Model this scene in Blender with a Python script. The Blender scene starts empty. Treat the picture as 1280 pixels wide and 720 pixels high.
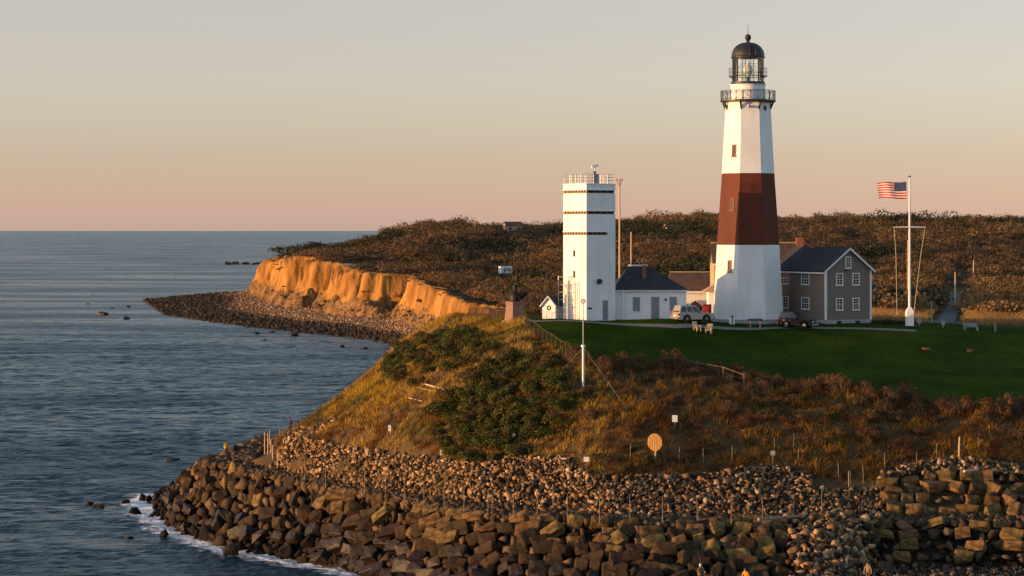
import bpy, bmesh, math, random
import numpy as np
from mathutils import Vector, Matrix, Euler

random.seed(7)
RNG = np.random.default_rng(11)
SC = bpy.context.scene
COL = SC.collection

# ------------------------------------------------------------------ camera, sky, sun, exposure
F, CX, HY, H = 3000.0, 640.0, 288.0, 33.0      # focal length in photo pixels, horizon row, eye height
cam = bpy.data.cameras.new('camera')
cam.sensor_width = 36.0
cam.lens = 36.0 * F / 1280.0
cam.shift_y = -72.0 / 1280.0
cam.clip_start = 1.0
cam.clip_end = 400000.0
camo = bpy.data.objects.new('camera', cam)
camo.location = (0, 0, H)
camo.rotation_euler = (math.pi / 2, 0, 0)
COL.objects.link(camo)
SC.camera = camo

SUN_EL, SUN_TH = math.radians(2.7), math.radians(15)     # elevation; how far the sun stands in front of straight left
sdir = Vector((-math.cos(SUN_TH) * math.cos(SUN_EL), -math.sin(SUN_TH) * math.cos(SUN_EL), math.sin(SUN_EL)))
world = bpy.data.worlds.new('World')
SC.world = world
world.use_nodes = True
nt = world.node_tree
bg = nt.nodes['Background']
sky = nt.nodes.new('ShaderNodeTexSky')
sky.sky_type = 'NISHITA'
sky.sun_disc = False
sky.sun_elevation = SUN_EL
sky.sun_rotation = math.atan2(sdir.x, sdir.y)
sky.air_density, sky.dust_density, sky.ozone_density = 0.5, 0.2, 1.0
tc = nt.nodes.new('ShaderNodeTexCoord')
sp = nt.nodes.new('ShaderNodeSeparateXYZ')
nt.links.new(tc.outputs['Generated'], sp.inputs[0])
rp = nt.nodes.new('ShaderNodeValToRGB')           # sky tint by elevation: warm grey pink low down, boosted higher up to fill shade
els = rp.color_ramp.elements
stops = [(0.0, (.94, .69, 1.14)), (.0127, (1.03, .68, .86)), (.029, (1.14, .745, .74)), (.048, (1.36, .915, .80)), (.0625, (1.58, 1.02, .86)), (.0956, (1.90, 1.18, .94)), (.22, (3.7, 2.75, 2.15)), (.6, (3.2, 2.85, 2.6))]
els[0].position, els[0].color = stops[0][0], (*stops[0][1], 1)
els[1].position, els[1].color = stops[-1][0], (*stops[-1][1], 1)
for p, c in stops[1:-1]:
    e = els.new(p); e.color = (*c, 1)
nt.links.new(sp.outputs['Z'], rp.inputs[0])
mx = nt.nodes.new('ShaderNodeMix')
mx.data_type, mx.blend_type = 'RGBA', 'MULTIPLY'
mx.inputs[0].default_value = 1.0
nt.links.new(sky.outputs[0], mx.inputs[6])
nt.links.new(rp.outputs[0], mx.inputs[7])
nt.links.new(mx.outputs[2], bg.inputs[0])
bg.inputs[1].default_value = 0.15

sl = bpy.data.lights.new('sun', 'SUN')
sl.energy = 5.0
sl.angle = math.radians(0.5)
sl.color = (1.0, 0.57, 0.245)
so = bpy.data.objects.new('sun', sl)
so.rotation_euler = sdir.to_track_quat('Z', 'Y').to_euler()
COL.objects.link(so)

SC.view_settings.view_transform = 'Standard'
SC.view_settings.look = 'None'
SC.view_settings.gamma = 1.0
SC.view_settings.use_curve_mapping = False
SC.view_settings.exposure = 0.65
SC.render.engine = 'CYCLES'
SC.cycles.max_bounces = 6
SC.cycles.transparent_max_bounces = 12

# ------------------------------------------------------------------ helpers
def W(px, py, Y):                     # photo pixel + distance -> world
    return Vector(((px - CX) * Y / F, Y, H - (py - HY) * Y / F))
def WZ(px, py, Z):                    # photo pixel + height -> world
    Y = F * (H - Z) / (py - HY)
    return Vector(((px - CX) * Y / F, Y, Z))
def PX(x, y, z):
    return CX + F * x / y, HY + F * (H - z) / y

def lin(c):
    return tuple(c) + (1.0,) if len(c) == 3 else c

MATS = {}
def mat(name, c1, c2=None, scale=3.0, rough=.7, bump=0.0, bscale=None, metal=0.0, rnd=0.0, attr=None, trans=0.0, coord='Object', stretch=None, spec=None, detail=5):
    """procedural surface: two colours mixed by noise, optional bump, per-object variation, colour attribute"""
    if name in MATS: return MATS[name]
    m = bpy.data.materials.new(name); m.use_nodes = True
    MATS[name] = m
    t = m.node_tree; N = t.nodes; L = t.links
    b = N['Principled BSDF']
    b.inputs['Roughness'].default_value = rough
    b.inputs['Metallic'].default_value = metal
    b.inputs['Specular IOR Level'].default_value = .2 if spec is None else spec
    tcn = N.new('ShaderNodeTexCoord')
    src = tcn.outputs[coord]
    if stretch:
        mp = N.new('ShaderNodeMapping'); mp.inputs['Scale'].default_value = stretch
        L.new(src, mp.inputs[0]); src = mp.outputs[0]
    no = N.new('ShaderNodeTexNoise'); no.inputs['Scale'].default_value = scale; no.inputs['Detail'].default_value = detail
    L.new(src, no.inputs['Vector'])
    r = N.new('ShaderNodeValToRGB'); r.color_ramp.elements[0].position = .35; r.color_ramp.elements[1].position = .65
    r.color_ramp.elements[0].color = lin(c1); r.color_ramp.elements[1].color = lin(c2 or tuple(min(1, x * 1.15) for x in c1))
    L.new(no.outputs['Fac'], r.inputs[0])
    col = r.outputs[0]
    if attr:
        a = N.new('ShaderNodeAttribute'); a.attribute_name = attr
        mu = N.new('ShaderNodeMix'); mu.data_type, mu.blend_type = 'RGBA', 'MULTIPLY'; mu.inputs[0].default_value = 1
        L.new(col, mu.inputs[6]); L.new(a.outputs['Color'], mu.inputs[7]); col = mu.outputs[2]
    if rnd:
        oi = N.new('ShaderNodeObjectInfo')
        hs = N.new('ShaderNodeHueSaturation')
        mr = N.new('ShaderNodeMapRange'); mr.inputs[3].default_value = 1 - rnd; mr.inputs[4].default_value = 1 + rnd
        L.new(oi.outputs['Random'], mr.inputs[0]); L.new(mr.outputs[0], hs.inputs['Value'])
        m2 = N.new('ShaderNodeMath'); m2.operation = 'MULTIPLY'; m2.inputs[1].default_value = 7.31
        fr = N.new('ShaderNodeMath'); fr.operation = 'FRACT'
        L.new(oi.outputs['Random'], m2.inputs[0]); L.new(m2.outputs[0], fr.inputs[0])
        mh = N.new('ShaderNodeMapRange'); mh.inputs[3].default_value = .5 - .012 * rnd / .3; mh.inputs[4].default_value = .5 + .014 * rnd / .3
        L.new(fr.outputs[0], mh.inputs[0]); L.new(mh.outputs[0], hs.inputs['Hue'])
        L.new(col, hs.inputs['Color']); col = hs.outputs[0]
    L.new(col, b.inputs['Base Color'])
    if bump:
        n2 = N.new('ShaderNodeTexNoise'); n2.inputs['Scale'].default_value = bscale or scale * 4; n2.inputs['Detail'].default_value = 6
        L.new(src, n2.inputs['Vector'])
        bp = N.new('ShaderNodeBump'); bp.inputs['Strength'].default_value = 1.0; bp.inputs['Distance'].default_value = bump
        L.new(n2.outputs['Fac'], bp.inputs['Height']); L.new(bp.outputs[0], b.inputs['Normal'])
    if trans:
        tr = N.new('ShaderNodeBsdfTranslucent'); ms = N.new('ShaderNodeMixShader'); ms.inputs[0].default_value = trans
        L.new(col, tr.inputs[0]); L.new(b.outputs[0], ms.inputs[1]); L.new(tr.outputs[0], ms.inputs[2])
        L.new(ms.outputs[0], N['Material Output'].inputs['Surface'])
    return m

class MB:
    """collects simple shapes; build() links them as ONE mesh object"""
    def __init__(s, M=None):
        s.v, s.f, s.mi, s.M = [], [], [], M
        s.cur = 0
    def add(s, vs, fs):
        o = len(s.v)
        for p in vs:
            p = Vector(p)
            s.v.append(s.M @ p if s.M is not None else p)
        for f in fs:
            s.f.append([i + o for i in f]); s.mi.append(s.cur)
        return s
    def box(s, x0, x1, y0, y1, z0, z1):
        v = [(x, y, z) for x in (x0, x1) for y in (y0, y1) for z in (z0, z1)]
        return s.add(v, [(0, 1, 3, 2), (4, 6, 7, 5), (0, 4, 5, 1), (2, 3, 7, 6), (0, 2, 6, 4), (1, 5, 7, 3)])
    def bar(s, p0, p1, w, d=None):          # square bar between two points
        return s.tube([p0, p1], w * .7071, 4, rot=math.pi / 4)
    def tube(s, pts, r, n=8, rot=0.0, caps=True):
        pts = [Vector(p) for p in pts]
        rs = r if isinstance(r, (list, tuple)) else [r] * len(pts)
        vs, fs = [], []
        for i, p in enumerate(pts):
            d = (pts[min(i + 1, len(pts) - 1)] - pts[max(i - 1, 0)]).normalized()
            up = Vector((0, 0, 1)) if abs(d.z) < .95 else Vector((1, 0, 0))
            a = d.cross(up).normalized(); b = d.cross(a).normalized()
            for k in range(n):
                t = rot + 2 * math.pi * k / n
                vs.append(p + (a * math.cos(t) + b * math.sin(t)) * rs[i])
        for i in range(len(pts) - 1):
            for k in range(n):
                fs.append((i * n + k, i * n + (k + 1) % n, (i + 1) * n + (k + 1) % n, (i + 1) * n + k))
        if caps:
            fs.append(tuple(range(n))[::-1]); fs.append(tuple((len(pts) - 1) * n + k for k in range(n)))
        return s.add(vs, fs)
    def lathe(s, prof, n=16, c=(0, 0, 0), rot=0.0, caps=True):
        vs, fs = [], []
        for r, z in prof:
            for k in range(n):
                t = rot + 2 * math.pi * k / n
                vs.append((c[0] + r * math.cos(t), c[1] + r * math.sin(t), c[2] + z))
        m = len(prof)
        for i in range(m - 1):
            for k in range(n):
                fs.append((i * n + k, i * n + (k + 1) % n, (i + 1) * n + (k + 1) % n, (i + 1) * n + k))
        if caps:
            fs.append(tuple(range(n))[::-1]); fs.append(tuple((m - 1) * n + k for k in range(n)))
        return s.add(vs, fs)
    def prism(s, poly, axis, a, b):          # extrude a 2-D polygon along an axis
        def P(u, v, w):
            return {'x': (w, u, v), 'y': (u, w, v), 'z': (u, v, w)}[axis]
        n = len(poly)
        vs = [P(u, v, a) for u, v in poly] + [P(u, v, b) for u, v in poly]
        fs = [tuple(range(n))[::-1], tuple(range(n, 2 * n))] + [(i, (i + 1) % n, n + (i + 1) % n, n + i) for i in range(n)]
        return s.add(vs, fs)
    def slab(s, quad, t):                    # thick sheet from a planar quad
        q = [Vector(p) for p in quad]
        nrm = (q[1] - q[0]).cross(q[2] - q[0]).normalized() * t
        vs = q + [p - nrm for p in q]; n = len(q)
        return s.add(vs, [tuple(range(n)), tuple(range(n, 2 * n))[::-1]] + [(i, i + n, n + (i + 1) % n, (i + 1) % n) for i in range(n)])
    def build(s, name, m, parent=None, smooth=False, bevel=0.0):
        me = bpy.data.meshes.new(name)
        me.from_pydata([tuple(p) for p in s.v], [], s.f)
        ms = m if isinstance(m, (list, tuple)) else [m]
        for q in ms: me.materials.append(q)
        for p, i in zip(me.polygons, s.mi): p.material_index = i
        bm = bmesh.new(); bm.from_mesh(me)
        bmesh.ops.recalc_face_normals(bm, faces=bm.faces)
        bm.to_mesh(me); bm.free()
        if smooth:
            for p in me.polygons: p.use_smooth = True
            me.set_sharp_from_angle(angle=math.radians(40))
        o = bpy.data.objects.new(name, me); COL.objects.link(o)
        if parent is not None: o.parent = parent
        if bevel:
            bv = o.modifiers.new('bevel', 'BEVEL'); bv.width = bevel; bv.segments = 2; bv.limit_method = 'ANGLE'
        return o

def tag(o, label=None, cat=None, group=None, kind=None):
    if label: o['label'] = label
    if cat: o['category'] = cat
    if group: o['group'] = group
    if kind: o['kind'] = kind
    return o
def thing(name, label, cat, loc, rz=0.0, group=None):
    o = bpy.data.objects.new(name, None); COL.objects.link(o)
    o.empty_display_size = .3
    o.location = loc; o.rotation_euler = (0, 0, rz)
    return tag(o, label, cat, group)
def copy_tree(o, parent=None):
    c = o.copy(); COL.objects.link(c)
    if parent is not None: c.parent = parent
    for ch in list(o.children): copy_tree(ch, c)
    return c
def at(o, M):
    o.location = (0, 0, 0); return o

def np_mesh(name, verts, faces, m, cols=None, smooth=False, parent=None, mats_idx=None):
    """fast mesh from arrays; faces is (n,3) or (n,4); cols is per-vertex rgb"""
    me = bpy.data.meshes.new(name)
    verts = np.asarray(verts, np.float32); faces = np.asarray(faces, np.int32)
    n, k = faces.shape
    me.vertices.add(len(verts)); me.vertices.foreach_set('co', verts.ravel())
    me.loops.add(n * k); me.loops.foreach_set('vertex_index', faces.ravel())
    me.polygons.add(n); me.polygons.foreach_set('loop_start', np.arange(0, n * k, k, dtype=np.int32))
    me.polygons.foreach_set('loop_total', np.full(n, k, np.int32))
    if smooth: me.polygons.foreach_set('use_smooth', np.ones(n, bool))
    for q in (m if isinstance(m, (list, tuple)) else [m]): me.materials.append(q)
    if mats_idx is not None: me.polygons.foreach_set('material_index', np.asarray(mats_idx, np.int32))
    if cols is not None:
        a = me.color_attributes.new('col', 'FLOAT_COLOR', 'POINT')
        c4 = np.ones((len(verts), 4), np.float32); c4[:, :3] = cols
        a.data.foreach_set('color', c4.ravel())
    me.update(calc_edges=True); me.validate()
    o = bpy.data.objects.new(name, me); COL.objects.link(o)
    if parent is not None: o.parent = parent
    return o

# value noise in numpy
def _h(i, j, s):
    n = (i * 374761393 + j * 668265263 + s * 1274126177) & 0x7fffffff
    n = ((n ^ (n >> 13)) * 1274126177) & 0x7fffffff
    return ((n ^ (n >> 16)) & 0xffff) / 65535.0
def vnoise(x, y, s=0):
    x = np.asarray(x, float); y = np.asarray(y, float)
    i = np.floor(x).astype(np.int64); j = np.floor(y).astype(np.int64)
    u = x - i; v = y - j
    u = u * u * (3 - 2 * u); v = v * v * (3 - 2 * v)
    return (_h(i, j, s) * (1 - u) * (1 - v) + _h(i + 1, j, s) * u * (1 - v) + _h(i, j + 1, s) * (1 - u) * v + _h(i + 1, j + 1, s) * u * v) * 2 - 1
def fbm(x, y, s=0, o=4):
    t = 0; a = 1.0
    for k in range(o):
        t = t + a * vnoise(x * 2 ** k, y * 2 ** k, s + k * 17); a *= .5
    return t / 1.9

def inpoly(px, py, poly):
    px = np.asarray(px); py = np.asarray(py)
    r = np.zeros(px.shape, bool); n = len(poly)
    for i in range(n):
        x0, y0 = poly[i]; x1, y1 = poly[(i + 1) % n]
        c = ((y0 > py) != (y1 > py)) & (px < (x1 - x0) * (py - y0) / ((y1 - y0) if y1 != y0 else 1e-9) + x0)
        r ^= c
    return r

# ------------------------------------------------------------------ the headland: control rails -> smooth height field
pairs = [  # (sea-wall toe, outer edge of the bench), world x, y, z
    ((-42, 330, 0), (-30, 300, 7.0)),
    ((-45, 294, 0), (-33.6, 268, 6.8)),
    (WZ(182, 641, 0), WZ(285, 580, 7)),
    (WZ(215, 662, 0), WZ(310, 588, 7)),
    (WZ(290, 690, 0), WZ(350, 597, 7)),
    (WZ(350, 697, 0), WZ(400, 608, 7)),
    (WZ(430, 712, 0), WZ(455, 617, 7)),
    (WZ(545, 748, 0), WZ(580, 640, 7)),
    (WZ(690, 775, 0), WZ(700, 650, 7)),
    (WZ(845, 790, 0), WZ(835, 655, 7)),
    (WZ(1000, 785, .4), WZ(1000, 651, 7)),
    (WZ(1095, 706, 3.7), WZ(1100, 651, 7)),
    (WZ(1280, 706, 3.7), WZ(1280, 652, 7)),
    (WZ(1440, 706, 3.7), WZ(1440, 653, 7)),
]
pairs = [(Vector(a), Vector(b)) for a, b in pairs]
def ip(tab, px): return float(np.interp(px, [t[0] for t in tab], [t[1] for t in tab]))
BENCH_IN = [(345, 587), (395, 600), (455, 611), (592, 632), (680, 640), (760, 646), (885, 647), (947, 647), (1050, 646), (1280, 646), (1440, 647)]
UPTOP = [(360, 547), (380, 552), (455, 565), (530, 575), (592, 582), (642, 576), (710, 577), (735, 597), (772, 600), (875, 598), (935, 588), (975, 588), (1010, 600), (1047, 608), (1110, 600), (1147, 590), (1210, 587), (1280, 594), (1440, 594)]
LEDGE = [(655, 408), (680, 430), (712, 450), (760, 455), (800, 456), (880, 464), (960, 475), (1060, 486), (1130, 496), (1180, 509), (1230, 513), (1440, 512)]
LEDGE_Z = [(655, 22.5), (680, 21.2), (712, 20.0), (800, 19.5), (900, 18.6), (1000, 17.8), (1100, 17.2), (1180, 15.8), (1280, 15.6), (1440, 15.6)]
def bench_in(px): return WZ(px, ip(BENCH_IN, px), 7.3)
def uptop(px):
    b = bench_in(px); py = ip(UPTOP, px); k = F / (py - HY)
    Z = (H * k - b.y + 1.732 * 7.3) / (k + 1.732)
    Z = min(Z, 11.4)
    return WZ(px, py, Z)
def ledge(px): return WZ(px, ip(LEDGE, px), ip(LEDGE_Z, px))
RIDGE = [W(600, 398, 289), W(570, 396, 300), W(520, 432, 296), W(480, 466, 292), W(440, 493, 287), W(400, 522, 281), W(370, 548, 275)]
ctl = []
for a, b in pairs:
    ctl += [a, b]
    out = Vector((a.x - b.x, a.y - b.y, 0)); out = out.normalized() if out.length > .5 else Vector((0, -1, 0))
    dz = -3 if a.z < 2 else -.5
    ctl.append(a + out * 7 + Vector((0, 0, dz)))
    if a.z < 2: ctl.append(a + out * 25 + Vector((0, 0, -5)))
    else: ctl.append(a + out * 14 + Vector((0, 0, -1.3)))
for px in (395, 455, 530, 592, 640, 700, 760, 820, 885, 947, 1000, 1050, 1110, 1170, 1230, 1290, 1440):
    ctl += [bench_in(px), uptop(px)]
ctl.append(bench_in(350)); ctl.append(WZ(340, 572, 7.3))
for px in (655, 680, 712, 760, 800, 850, 900, 960, 1020, 1080, 1130, 1180, 1230, 1290, 1440):
    ctl.append(ledge(px))
ctl += RIDGE
for p in RIDGE[1:]:
    ctl.append(p + Vector((-7, 9, -4))); ctl.append(Vector((p.x - 14, p.y + 22, max(-1, p.z * .35))))
for px, py, Y in [(644, 403, 268), (720, 403, 263), (690, 399, 285), (740, 401, 268), (790, 400, 270), (850, 402, 266), (937, 405, 279), (1000, 405, 276), (1062, 405.5, 276), (1140, 406, 278),
                  (1210, 413, 277), (1280, 419, 276), (1440, 425, 276), (1180, 440, 262), (1280, 450, 260), (935, 430, 262), (800, 425, 258), (1050, 435, 260), (1440, 450, 260)]:
    ctl.append(W(px, py, Y))
for px, py, Y in [(600, 400, 300), (620, 403, 300), (640, 405, 300), (662, 404, 300), (690, 402, 300), (612, 402, 284), (630, 405, 276), (655, 404.5, 284)]:
    ctl.append(W(px, py, Y))
for x, y, z in [(0, 312, 20.8), (15, 310, 21.9), (30, 310, 22), (45, 305, 21.4), (60, 305, 21), (85, 305, 20.8), (0, 340, 17), (15, 340, 19.5), (30, 340, 20.5), (60, 340, 20), (95, 340, 20), (-8, 315, 19), (-14, 335, 11)]:
    ctl.append(Vector((x, y, z)))
cp = np.array([tuple(p) for p in ctl])
def _U(r2): return np.where(r2 > 1e-12, r2 * np.log(r2 + 1e-12), 0)
_s = 60.0
cxy = (cp[:, :2] - np.array([10, 265])) / _s
nC = len(cp)
K = _U(((cxy[:, None] - cxy[None]) ** 2).sum(-1)) + np.eye(nC) * 2e-4
Pm = np.c_[np.ones(nC), cxy]
A = np.block([[K, Pm], [Pm.T, np.zeros((3, 3))]])
sol = np.linalg.solve(A, np.r_[cp[:, 2], np.zeros(3)])
def hz0(x, y):
    x = np.atleast_1d(np.asarray(x, float)); y = np.atleast_1d(np.asarray(y, float))
    out = np.empty(x.shape).ravel(); q = (np.c_[x.ravel(), y.ravel()] - np.array([10, 265])) / _s
    for i in range(0, len(q), 20000):
        qq = q[i:i + 20000]
        out[i:i + 20000] = _U(((qq[:, None] - cxy[None]) ** 2).sum(-1)) @ sol[:nC] + sol[nC] + qq @ sol[nC + 1:]
    return out.reshape(x.shape)
_pxs = np.arange(650, 1441, 5.0)
_le = np.array([tuple(ledge(p)) for p in _pxs])
def lawn_y(x, y):        # signed: how far behind the lawn's front edge
    px = CX + F * np.asarray(x) / np.asarray(y)
    return np.where(px < 655, -9.0, np.asarray(y) - np.interp(px, _pxs, _le[:, 1]))
def hz(x, y):
    z = hz0(x, y)
    l = lawn_y(x, y)
    w = np.clip(1 - l / 3.0, 0.06, 1)
    w = np.where(np.asarray(y) > 300, 1, w)
    return z + w * (fbm(np.asarray(x) * .16, np.asarray(y) * .16, 3) * .45 + fbm(np.asarray(x) * .6, np.asarray(y) * .6, 5) * .15)

def hz1(x, y): return float(hz(np.array([x]), np.array([y]))[0])
def gpt(px, Yv, dz=0.0):
    x = (px - CX) * Yv / F
    return Vector((x, Yv, hz1(x, Yv) + dz))
def ground_at(px, py, y0=200, y1=340):      # first hit of the sight line with the headland
    ys = np.linspace(y0, y1, 561); xs = (px - CX) * ys / F
    g = hz(xs, ys); ray = H - (py - HY) * ys / F
    i = int(np.argmax(g >= ray)) if (g >= ray).any() else -1
    return Vector((xs[i], ys[i], g[i]))

soil = mat('soil', (.06, .036, .015), (.11, .066, .025), scale=.35, rough=.95, bump=.15, bscale=1.5)
turf = mat('lawn_turf', (.018, .036, .003), (.048, .068, .005), scale=.16, rough=.95, bump=.05, bscale=4, detail=8, spec=.02)
xs = np.arange(-75, 100, .7); ys = np.arange(185, 342, .7)
GX, GY = np.meshgrid(xs, ys)
GZ = hz(GX, GY)
# BEDFIX: the bed under the sea wall lies just below the wall's own face
from mathutils.kdtree import KDTree
_sl = []
for _i in range(len(pairs) - 1):
    for _u in np.linspace(0, 1, 24, endpoint=False):
        _a = pairs[_i][0].lerp(pairs[_i + 1][0], _u); _b = pairs[_i][1].lerp(pairs[_i + 1][1], _u)
        for _t in np.linspace(0, 1, 14): _sl.append(_a.lerp(_b, _t))
_kd = KDTree(len(_sl))
for _i, _p in enumerate(_sl): _kd.insert((_p.x, _p.y, 0), _i)
_kd.balance()
for _j, _i in zip(*np.where((GZ > -4) & (GZ < 10.5))):
    _c, _n, _r = _kd.find((GX[_j, _i], GY[_j, _i], 0))
    if _r < 1.2: GZ[_j, _i] = min(GZ[_j, _i], _sl[_n].z - .55)
    elif _sl[_n].z < 2 and _r < 30 and GX[_j, _i] < 30: GZ[_j, _i] = min(GZ[_j, _i], -.2 - _r * .15)
    elif _sl[_n].z < 3.9 and GX[_j, _i] >= 30: GZ[_j, _i] = min(GZ[_j, _i], _sl[_n].z - .3)
nx, ny = len(xs), len(ys)
V = np.c_[GX.ravel(), GY.ravel(), GZ.ravel()]
I = np.arange(nx * ny).reshape(ny, nx)
Q = np.stack([I[:-1, :-1], I[:-1, 1:], I[1:, 1:], I[1:, :-1]], -1).reshape(-1, 4)
cxq = V[Q].mean(1)
isl = (lawn_y(cxq[:, 0], cxq[:, 1]) > 0) & (cxq[:, 1] < 297)
def sub(Vs, Qs):
    u, inv = np.unique(Qs, return_inverse=True)
    return Vs[u], inv.reshape(Qs.shape)
keep = (cxq[:, 2] > -4)
v_, q_ = sub(V, Q[isl & keep]); tag(np_mesh('lawn', v_, q_, turf, smooth=True), kind='structure')
rock_bed = mat('dark_rock_bed', (.014, .011, .008), (.03, .022, .015), scale=.8, rough=.95, bump=.2, bscale=2)  # near-black colour stands in for shade in the gaps between stones
v_, q_ = sub(V, Q[~isl & keep]); tag(np_mesh('bluff_terrain', v_, q_, [soil, rock_bed], smooth=True, mats_idx=(v_[q_][:, :, 2].mean(1) < 7.15).astype(int)), kind='structure')

# ------------------------------------------------------------------ the back country: moors, far cliff, beach
TOE = [(-18, 330), (-16, 385), (-12, 450), (-7, 560), (-16, 650), (-30, 719), (-39, 770), (-66, 836), (-94, 935), (-126, 1130), (-112, 1185), (-60, 1270), (10, 1400), (60, 1700), (60, 2600)]
TOE = np.array(TOE, float)
BEACH_Y, BEACH_W = [650, 719, 770, 850, 950, 1130], [9, 10, 24, 29, 40, 46]
seg = np.hypot(*np.diff(TOE, axis=0).T); cum = np.r_[0, np.cumsum(seg)]
NOTCH = [(float(np.interp(Y_, TOE[:9, 1], cum[:9])), d_, w_) for Y_, d_, w_ in [(725, 6, 5), (758, 4, 3), (801, 12, 7), (822, 5, 4), (855, 6, 5), (890, 13, 8), (925, 6, 5), (975, 7, 6), (1040, 6, 7)]]
def sdist(x, y):          # signed distance to the cliff toe (positive inland), and length along it
    p = np.stack([np.asarray(x, float), np.asarray(y, float)], -1)
    best = np.full(p.shape[:-1], 1e9); sg = np.zeros_like(best); al = np.zeros_like(best); acc = 0
    for i in range(len(TOE) - 1):
        a, b = TOE[i], TOE[i + 1]; d = b - a; Ls = np.hypot(*d)
        t = np.clip(((p - a) @ d) / (Ls * Ls), 0, 1)
        q = a + t[..., None] * d
        r = np.hypot(*(np.moveaxis(p - q, -1, 0)))
        s = np.sign(d[1] * (p[..., 0] - a[0]) - d[0] * (p[..., 1] - a[1]))
        m = r < best - 1e-9
        best = np.where(m, r, best); sg = np.where(m, s, sg); al = np.where(m, acc + t * Ls, al)
        acc += Ls
    return best * sg, al
tcol = np.array([100, 345, 450, 520, 570, 640, 700, 780, 860, 950, 1050, 1150, 1280, 1500], float)
trow = np.array([300, 330, 450, 600, 720, 850, 950, 1100, 1300, 1700, 2600], float)
def sk(py): return 33 - (py - 288) * 1100 / 3000 - 6.0
tz = np.array([
 # 100   345   450   520   570   640   700   780   860   950   1050  1150  1280  1500
 [ 10,   10,   10,   10,   10,   11,   14,   17,   20,   21,   21,   21,   20.5, 20],
 [ 10,   10,   10,   10,   10,   11,   14,   17,   19.5, 20,   20,   20,   19.5, 19],
 [ 9,    9,    9,    9,    11,    12,   13,   14,   16.5, 18,   18.5, 18.5, 18,   18],
 [ 9,    9,    9,    12,    13,    12.8,   13,   13.5,   14.5, 16.5, 18.5, 19,   19,   19],
 [ 20,   20,   19,   17,   15,   13.5,   14, 15.5, 17,   19,   21,   21.5, 21.5, 22],
 [ 22,   22,   19.5, 18.5, 16.5, 16.5, 19.5, 21,   22.5, 24,   25.5, 26,   26,   26],
 [ 22.7, 22.5, 22,   23,   23.5, 22,   24.5, 26,   28,   29,   30,   30.5, 30,   31],
 [ sk(322) + 3, sk(316) + 3, sk(300) + 2.6, sk(282) + 2, sk(275) + 1.6, sk(285) + .8, sk(284), sk(279), sk(272), sk(273), sk(273), sk(273), sk(276), sk(278)],
 [ 15,   17,   24,   30,   32,   32,   33,   35,   38,   37,   37,   36,   36,   36],
 [ 5,    8,    15,   20,   24,   24,   24,   25,   26,   26,   26,   26,   26,   26],
 [ 2,    2,    5,    10,   10,   10,   10,   10,   10,   10,   10,   10,   10,   10]])
def sm_interp(v, knots):
    i = np.clip(np.searchsorted(knots, v) - 1, 0, len(knots) - 2)
    t = np.clip((v - knots[i]) / (knots[i + 1] - knots[i]), 0, 1)
    return i, t
def table(x, y):
    px = CX + F * x / y
    i, t = sm_interp(px, tcol); j, u = sm_interp(y, trow)
    def cub(a, b, c, d, t): return b + .5 * t * (c - a + t * (2 * a - 5 * b + 4 * c - d + t * (3 * (b - c) + d - a)))
    R = []
    for dj in (-1, 0, 1, 2):
        jj = np.clip(j + dj, 0, len(trow) - 1)
        R.append(cub(tz[jj, np.clip(i - 1, 0, 13)], tz[jj, i], tz[jj, np.clip(i + 1, 0, 13)], tz[jj, np.clip(i + 2, 0, 13)], t))
    return cub(*R, u)
def plateau(x, y):
    return table(x, y) + np.clip((y - 420) / 300, 0, 1) * (fbm(x / 60, y / 60, 21) * 1.6 + fbm(x / 17, y / 17, 9) * .7)
def cliff_w(y): return np.interp(y, [330, 700, 760, 836, 935, 1130], [14, 9, 10, 11, 13, 15])
def land(x, y):
    d, s = sdist(x, y)
    w = cliff_w(y); top = plateau(x, y)
    # gullies: ridged displacement of the face along its length
    g = np.clip(np.abs(fbm(s / 34, s * 0 + 3.3, 31, 3)) * 1.6 - .25, -.25, .8) * 11 + np.abs(fbm(s / 11, d / 22, 33, 3)) * 7 - 2.5 + np.abs(fbm(s / 3.6, d / 14, 37, 3)) * 4.5 - 1.3 + fbm(s / 1.5, d / 9, 47, 3) * 1.3
    hN = np.clip((d - 2) / 9, 0, 1)
    for s0, dn, wn in NOTCH:
        g = g + dn * hN * np.exp(-np.abs((s - s0 + .25 * d) / wn) ** 3)
    t = np.clip((d - g * np.clip(d / 6, 0, 1)) / w, 0, 1.0)
    tj = t + np.where((t > .03) & (t < .97), .13 * fbm(s / 5.5, d / 2.6, 171, 4) + .06 * fbm(s / 2.2, d / 1.4, 175, 3), 0)
    prof = np.interp(tj, [0, .35, .6, .78, .9, 1], [0, .30, .50, .90, .97, 1])
    beach = np.interp(y, BEACH_Y, BEACH_W)
    zb = np.clip(4 * (1 + d / beach), -3, 4)
    z = np.where(d <= 0, zb, 4 + prof * np.maximum(top - 4, .5))
    z = z + np.where((t > 0) & (t < 1), fbm(s / 1.9, d / 2.2 + 9, 41, 4) * 1.0 + fbm(s / 6, d / 3, 43, 3) * .8 * (t < .7), 0)
    return z, d, t
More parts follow.
